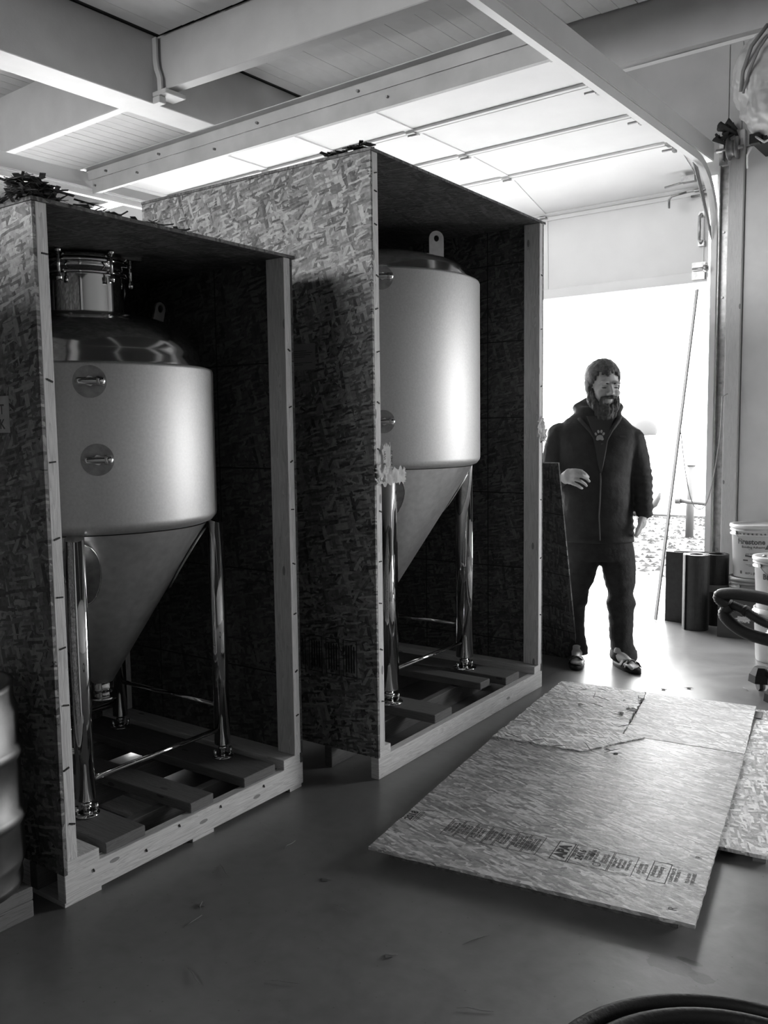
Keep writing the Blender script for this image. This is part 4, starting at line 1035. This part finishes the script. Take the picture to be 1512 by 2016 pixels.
# ------------------------------------------------------------------ the person in the doorway
U = .00305
def P_(x, y, b=0.0): return Vector(((x - 1185) * U, -b, (1301 - y) * U))
man = thing('person', 'bearded person in dark zip jacket, jeans and sandals standing in the bright doorway', 'person', (-2.10, 4.86, 0), atan2(.397, .918))
M_skin = plain('skin', .62, .5, noise_=.06, nscale=20)
M_jkt = plain('jacket_cloth', .030, .7, noise_=.25, nscale=18, bump=.35, bscale=30)
M_jean = plain('denim', .032, .8, noise_=.25, nscale=25, bump=.3, bscale=60)
M_hair = plain('hair', .09, .6, noise_=.4, nscale=60, bump=.5, bscale=90)
M_tee = plain('shirt_cloth', .06, .8)
def ring(xc, y, hw, hd, b=0, n=32, sq=2.3):
    c = P_(xc, y, b); R = []
    for i in range(n):
        a = 2 * pi * i / n; cx, sy = cos(a), sin(a)
        R.append(c + Vector((math.copysign(abs(cx) ** (2 / sq), cx) * hw * U, math.copysign(abs(sy) ** (2 / sq), sy) * hd, 0)))
    return R
# head frame
HM = Matrix.Rotation(radians(24), 3, 'Z') @ Matrix.Rotation(radians(9), 3, 'X')
HC = P_(1180, 764, .02)
HS = 1.2
hd_ = lambda v: HC + HM @ (Vector(v) * HS)
class HB(MB):
    def he(s, c, r): return s.ell(hd_(c), tuple(q * HS for q in r), HM, 20, 14)
bd = HB()
bd.he((0, .012, .030), (.075, .094, .088)); bd.he((0, -.028, -.028), (.060, .064, .088)); bd.he((0, -.032, -.075), (.052, .052, .040)); bd.he((0, -.072, -.098), (.024, .02, .02))
bd.cone(hd_((0, -.088, .012)), hd_((0, -.112, -.024)), .008, .012); 
for s in (-1, 1):
    bd.he((s * .012, -.101, -.030), (.009, .010, .008)); bd.he((s * .030, -.080, .020), (.026, .013, .009)); bd.he((s * .036, -.070, -.028), (.024, .020, .020))
    bd.he((s * .031, -.075, .000), (.014, .012, .010)); bd.he((s * .079, .006, -.004), (.010, .019, .031)); bd.he((s * .083, .012, .010), (.008, .016, .016))
bd.he((0, -.086, -.058), (.020, .009, .005)); bd.he((0, -.084, -.067), (.017, .009, .006))
bd.cone(hd_((0, .02, -.07)), P_(1174, 828, 0), .058, .064, 20)
# trunk and limbs under the clothes
bd.loft([ring(1172, y, hw * .86, hd * .84, 0) for (y, hw, hd) in ((1085, 52, .10), (1060, 60, .11), (1000, 64, .14), (940, 66, .145), (890, 70, .13), (858, 66, .10), (838, 40, .07))])
def limb(pts, rs): bd.chain([P_(*p) for p in pts], rs, 16)
limb([(1104, 858, 0), (1084, 940, .0), (1110, 936, .21)], [.05, .042, .030])
limb([(1240, 868, 0), (1257, 945, -.01), (1259, 1008, .04)], [.05, .042, .030])
limb([(1148, 1080, 0), (1132, 1185, .0), (1137, 1272, -.04)], [.075, .05, .034]); limb([(1208, 1080, 0), (1217, 1185, .02), (1212, 1275, .0)], [.075, .05, .034])
# right hand (left in the picture): relaxed in front of the belly, fingers pointing across
W0 = P_(1110, 936, .21)
def hand(pts_palm, fingers, thumb):
    for (c, r, M) in pts_palm: bd.ell(c, r, M, 14, 10)
    for f in fingers: bd.chain(f[0], f[1], 10)
    bd.chain(thumb[0], thumb[1], 10)
Mh = Matrix.Rotation(radians(-8), 3, 'Y')
kn_ = [P_(1131, 921, .275), P_(1133, 929, .285), P_(1131, 937, .283), P_(1127, 945, .272)]
mid = [P_(1143, 922, .285), P_(1146, 932, .298), P_(1143, 941, .296), P_(1137, 949, .280)]
pip = [P_(1151, 928, .278), P_(1154, 937, .285), P_(1150, 946, .282), P_(1142, 953, .270)]
tip = [P_(1156, 934, .262), P_(1158, 942, .268), P_(1153, 950, .266), P_(1145, 955, .256)]
hand([(P_(1122, 933, .25), (.036, .020, .046), Mh), (P_(1114, 936, .228), (.028, .022, .036), Mh)],
     [([P_(1121, y, .255), kn_[i], mid[i], pip[i], tip[i]], [.010, .0115, .0098, .009, .0078]) for i, y in enumerate((925, 931, 937, 942))],
     ([P_(1113, 928, .24), P_(1126, 922, .235), P_(1138, 924, .232), P_(1145, 928, .232)], [.014, .013, .011, .009]))
# left hand hanging at the side
hand([(P_(1255, 1021, .05), (.026, .038, .046), None)],
     [([P_(1256, 1022, .03 + k * .018), P_(1254 - k, 1033, .015 + k * .021), P_(1251 - k, 1043 + (1 < k < 3) * 1, .022 + k * .021), P_(1247 - k, 1048 + (k in (1, 2)), .034 + k * .018), P_(1243 - k, 1047, .04 + k * .016)], [.011, .011, .010, .009, .008]) for k in range(4)],
     ([P_(1254, 1016, .075), P_(1250, 1027, .10), P_(1246, 1036, .105), P_(1244, 1042, .10)], [.014, .012, .011, .009]))
# feet with toes, local metres
def foot(heel, toe, zoff=.022):
    h = Vector(heel + (0,)); t = Vector(toe + (0,)); d = (t - h).normalized(); s = Vector((-d.y, d.x, 0)); L = (t - h).length
    M = Matrix((d, s, Vector((0, 0, 1)))).transposed()
    bd.ell(h + d * .035 + Vector((0, 0, zoff + .028)), (.036, .030, .030), M); bd.cone(h + d * .05 + Vector((0, 0, zoff + .035)), h + d * (L - .075) + Vector((0, 0, zoff + .014)), .034, .026)
    bd.ell(h + d * (L - .085) + Vector((0, 0, zoff + .014)), (.045, .043, .018), M)
    bd.cone(h + d * .045 + Vector((0, 0, zoff + .03)), h + d * .05 + Vector((0, 0, zoff + .07)), .032, .032)
    return d, s, L
def toes(h, d, s, L, big, zoff=.022):
    h = Vector(h + (0,))
    for k in range(5):
        o = (-.030 + k * .0145) * big; ln = [.0, -.006, -.010, -.018, -.028][k]; r = [.0125, .009, .0085, .008, .0075][k]
        bd.chain([h + d * (L - .07 + ln * .5) + s * o + Vector((0, 0, zoff + .014)), h + d * (L - .035 + ln) + s * o + Vector((0, 0, zoff + .016)), h + d * (L - .015 + ln) + s * o + Vector((0, 0, zoff + .010))], [r, r, r * .9], 10)
FR = ((-.150, .02), (-.148, -.235)); FL = ((.07, -.02), (.195, -.245))
for (a, b), big in ((FR, -1), (FL, 1)):
    d, s, L = foot(a, b); toes(a, d, s, L, big)
body = bd.build('body', M_skin, man, remesh=.0048, smooth=3)
# eyes, brows
ey = HB()
for s in (-1, 1): ey.he((s * .031, -.0865, -.002), (.0125, .004, .0022)); 
ey.build('eye', M_black, man); eb = HB()
for s in (-1, 1): eb.cone(hd_((s * .016, -.092, .018)), hd_((s * .046, -.082, .022)), .0042, .003, 8)
eb.build('eyebrow', M_hair, man)
# hair cap
hv = HB(); nu, nv = 56, 36; V = []; keep = []
for j in range(nv + 1):
    t = pi * j / nv
    for i in range(nu):
        a = 2 * pi * i / nu; p = Vector((.083 * sin(t) * cos(a), .013 + .103 * sin(t) * sin(a), .036 + .093 * cos(t)))
        p *= 1 + .035 * noise.noise(Vector((p.x * 60, p.y * 60, p.z * 22))) + .02 * noise.noise(p * 18); V.append(p)
def hk(p):
    if p.y < -.055: return p.z > .066 + .010 * sin(p.x * 90) + .006 * sin(p.x * 230 + 1)
    if p.y < -.02: return p.z > .035 - (p.y + .055) * .5 or (abs(p.x) > .070 and p.z > -.05)
    if p.y < .02: return p.z > .005 or (abs(p.x) > .060 and p.y < .0 and p.z > -.06)
    return p.z > -.065
F = []
for j in range(nv):
    for i in range(nu):
        f = (j * nu + i, (j + 1) * nu + i, (j + 1) * nu + (i + 1) % nu, j * nu + (i + 1) % nu)
        c = sum((V[k] for k in f), Vector()) / 4
        if hk(c): F.append(f)
hv.add([hd_(v) for v in V], F, None, True)
ho = hv.build('hair', plain('scalp_hair', .13, .6, noise_=.4, nscale=60, bump=.6, bscale=90), man); so = ho.modifiers.new('s', 'SOLIDIFY'); so.thickness = .012; so.offset = -1
# beard
be = HB()
be.he((0, -.054, -.104), (.062, .050, .034)); be.he((0, -.076, -.092), (.034, .020, .014)); be.he((0, -.052, -.145), (.056, .046, .048)); be.he((0, -.050, -.185), (.044, .036, .045)); be.he((.004, -.044, -.222), (.028, .026, .036))
for s in (-1, 1):
    be.he((s * .060, -.018, -.060), (.018, .036, .05)); be.he((s * .054, -.038, -.085), (.020, .036, .034)); be.he((s * .068, -.004, -.028), (.010, .016, .034)); be.he((s * .017, -.093, -.046), (.020, .009, .007)); be.he((s * .036, -.082, -.062), (.010, .012, .022))
be.build('beard', M_hair, man, remesh=.0055, smooth=2, disp=lambda p: .009 * noise.noise(Vector((p.x * 70, p.y * 70, p.z * 22))) + .004 * noise.noise(p * 160))
# jacket
jk = MB()
jk.loft([ring(xc, y, hw, hd, b) for (xc, y, hw, hd, b) in ((1171, 1062, 71, .142, 0), (1170, 1040, 71, .15, 0), (1169, 1000, 69, .16, .0), (1168, 950, 67, .165, 0), (1169, 905, 69, .158, 0), (1170, 872, 76, .145, 0), (1169, 848, 76, .125, -.005), (1168, 828, 58, .105, -.01), (1168, 812, 38, .085, -.01), (1168, 803, 32, .08, -.01))])
def jl(pts, rs): jk.chain([P_(*p) for p in pts], rs, 20)
jl([(1100, 856, 0), (1090, 900, 0), (1083, 945, .0)], [.074, .072, .068]); jl([(1083, 945, .0), (1096, 942, .11), (1106, 937, .19)], [.068, .058, .046])
jl([(1236, 868, 0), (1246, 905, -.01), (1255, 950, -.01), (1257, 985, .02), (1259, 1003, .035)], [.072, .068, .062, .053, .052])
# hood / collar
jk.tube([P_(1140, 815, .02), P_(1133, 806, -.03), P_(1150, 797, -.09), P_(1172, 795, -.11), P_(1195, 797, -.09), P_(1208, 806, -.03), P_(1205, 815, .02)], [.028, .036, .040, .042, .040, .036, .026], 14)
def jd(p):
    f = .006 * noise.noise(Vector((p.x * 9, p.y * 9, p.z * 14)))
    if p.x > .15: f += .0032 * sin(p.z * 150 + 2 * noise.noise(p * 8)) * (1 if p.z < 1.15 else .3)
    if p.x < -.2: f += .004 * noise.noise(Vector((p.x * 25, p.y * 25, p.z * 25)))
    if p.z < .76: f += .003
    return f
jacket = jk.build('jacket', M_jkt, man, remesh=.0085, smooth=5, disp=jd)
jk.v = []; jk.f = []
from mathutils.bvhtree import BVHTree
bv = BVHTree.FromPolygons([v.co for v in jacket.data.vertices], [list(p.vertices) for p in jacket.data.polygons])
def front(x, y, off=.0):
    o = P_(x, y, 1.0); h = bv.ray_cast(o, Vector((0, 1, 0)))
    return (h[0] if h[0] is not None else P_(x, y, .1)) + Vector((0, -off, 0))
# shirt in the open V
rows = []; N_ = 14
for k in range(13):
    y = 822 + (928 - 822) * k / 12; q = k / 12
    lx = 1150 + (1176.5 - 1150) * q ** .75; rx = 1205 + (1179.5 - 1205) * q ** .62
    rows.append([front(lx + (rx - lx) * i / N_, y, .0035) for i in range(N_ + 1)])
V = [p for r in rows for p in r]
sh = MB().add(V, [(j * (N_ + 1) + i, j * (N_ + 1) + i + 1, (j + 1) * (N_ + 1) + i + 1, (j + 1) * (N_ + 1) + i) for j in range(12) for i in range(N_)], None, True).build('shirt', M_tee, man, fixn=False)
so = sh.modifiers.new('s', 'SOLIDIFY'); so.thickness = .003; so.offset = -1
pw = MB()
def disk(m, cx, cy, rx, ry, rot=0, n=20, off=.0065):
    V = [front(cx + rx * cos(a) * cos(rot) - ry * sin(a) * sin(rot), cy + rx * cos(a) * sin(rot) + ry * sin(a) * cos(rot), off) for a in [2 * pi * i / n for i in range(n)]]
    yy = min(v.y for v in V); V = [Vector((v.x, yy, v.z)) for v in V]
    m.add(V, [tuple(range(n))])
disk(pw, 1175.5, 862, 6.2, 4.6); disk(pw, 1171.5, 865, 2.8, 2.6); disk(pw, 1180, 865, 2.8, 2.6)
for (cx, cy, r_) in ((1168.2, 855.5, -.4), (1172.8, 851, -.15), (1178.3, 850.8, .1), (1182.3, 855.3, .4)): disk(pw, cx, cy, 2.1, 3.0, r_)
pw.build('paw_print', plain('print_white', .5, .6), sh, fixn=False)
tm = MB(); text_mb(tm, 'E', .030, lambda a, b: Vector((P_(1180, 0).x + a, front(1178, 875, .0065).y, P_(0, 880).z + b)), .0004); tm.build('shirt_letter', plain('print_dim', .14, .7), sh, fixn=False)
# zip, collar edges, chest logo, pockets
zp = MB(); M_zip = plain('zip', .12, .5)
zp.tube([front(x, y, .002) for x, y in ((1177.5, 928), (1178, 945), (1177, 980), (1175.5, 1010), (1177, 1035), (1178, 1056))], .0042, 8)
zp.tube([front(x, y, .003) for x, y in ((1166, 864), (1170, 890), (1174, 912), (1177.5, 928))], .0028, 8).tube([front(x, y, .003) for x, y in ((1190, 864), (1186, 890), (1182, 912), (1178.5, 928))], .0028, 8)
zp.build('zip', M_zip, man)
co_ = MB()
co_.tube([front(x, y, .002) for x, y in ((1136, 826), (1142, 832), (1148, 838), (1158, 850), (1166, 864), (1171, 885))], [.010, .013, .013, .010, .006, .003], 10)
co_.tube([front(x, y, .002) for x, y in ((1213, 824), (1209, 831), (1204, 838), (1196, 850), (1190, 864), (1185, 885))], [.010, .013, .013, .010, .006, .003], 10)
co_.build('collar', plain('collar_cloth', .05, .7, noise_=.2, nscale=40), man)
lg = MB(); yy = front(1217, 861, .004).y
lg.box((P_(1211, 0).x, yy - .001, P_(0, 862.5).z), (P_(1223, 0).x, yy, P_(0, 858.5).z)); lo_ = lg.build('chest_patch', plain('patch', .10, .6), man)
tm = MB(); text_mb(tm, 'REIGN', .009, lambda a, b: Vector((P_(1217, 0).x + a, yy - .0016, P_(0, 862).z + b)), .0002) if False else None
pk = MB()
pk.tube([front(x, y, .001) for x, y in ((1103, 965), (1103.5, 980), (1105, 1000), (1108, 1018))], .0028, 6).tube([front(x, y, .001) for x, y in ((1228, 950), (1232, 968), (1234, 988))], .0016, 6)
pk.build('pocket_zip', M_zip, man)
# trousers
tr = MB()
tr.loft([ring(xc, y, hw, hd) for (xc, y, hw, hd) in ((1171, 1048, 64, .128), (1174, 1075, 68, .13), (1177, 1098, 68, .125))])
def tl(pts, rs): tr.chain([P_(*p) for p in pts], rs, 22)
tl([(1145, 1098, 0), (1137, 1140, .02), (1128, 1185, .03), (1129, 1230, .01), (1136, 1272, -.01)], [.100, .088, .070, .064, .058])
tl([(1212, 1098, 0), (1216, 1140, .03), (1218, 1185, .04), (1219, 1235, .02), (1222, 1268, .01)], [.100, .092, .076, .070, .070])
# flat hems
tr.loft([ring(1219, 1240, 22, .07, .02, 24, 2), ring(1221, 1262, 23, .078, .015, 24, 2), ring(1224, 1277, 24, .085, .015, 24, 2), ring(1225, 1292, 24, .088, .02, 24, 2)])
tr.loft([ring(1130, 1240, 20, .062, .01, 24, 2), ring(1136, 1268, 19, .066, -.01, 24, 2), ring(1138, 1288, 20, .072, -.01, 24, 2)])
def td(p):
    f = .005 * noise.noise(Vector((p.x * 10, p.y * 10, p.z * 9)))
    zk = p.z - .36; f += .010 * math.exp(-(zk / .03) ** 2) * (1 if p.y < 0 else 0) - .009 * math.exp(-((zk - .07) / .035) ** 2)
    f += .006 * noise.noise(Vector((p.x * 14, p.y * 14, p.z * 30))) * (1 if p.z < .3 or .3 < p.z < .55 else .4)
    if p.z < .075 and p.x > 0: f += .008
    return f
tr.build('trousers', M_jean, man, remesh=.0085, smooth=4, disp=td)
# sandals
for (a, b), big in ((FR, -1), (FL, 1)):
    h = Vector(a + (0,)); t = Vector(b + (0,)); d = (t - h).normalized(); s = Vector((-d.y, d.x, 0)); L = (t - h).length
    out = []
    for k in range(40):
        q = 2 * pi * k / 40; x = L / 2 + (L / 2 + .012) * cos(q); w = .044 + .006 * cos(q); out.append(h + d * x + s * w * sin(q) * (1.0 if abs(cos(q)) < .8 else 1.05))
    m = MB(); R3 = [[p + Vector((0, 0, z + (.004 if k_ else 0))) for p in out] for k_, z in enumerate((.0, .012, .021))]
    m.loft(R3); so_ = m.build('sandal', M_black, man)
    stp = MB()
    for (x0, x1, sg) in ((L - .115, L - .055, 1), (L - .115, L - .055, -1)):
        pts = []
        for k in range(9):
            q = k / 8; sd = (-1 + 2 * q) * sg; x = x0 + (x1 - x0) * q
            pts.append(h + d * x + s * .046 * sd + Vector((0, 0, .02 + .038 * sqrt(max(0, 1 - sd * sd)) + .002)))
        n2 = len(pts); V = []
        for k, p in enumerate(pts): V += [p + d * .017, p - d * .017, p - d * .017 + Vector((0, 0, .004)), p + d * .017 + Vector((0, 0, .004))]
        stp.loft([[V[4 * k + j] for j in range(4)] for k in range(n2)])
    stp.build('strap', M_black, so_)
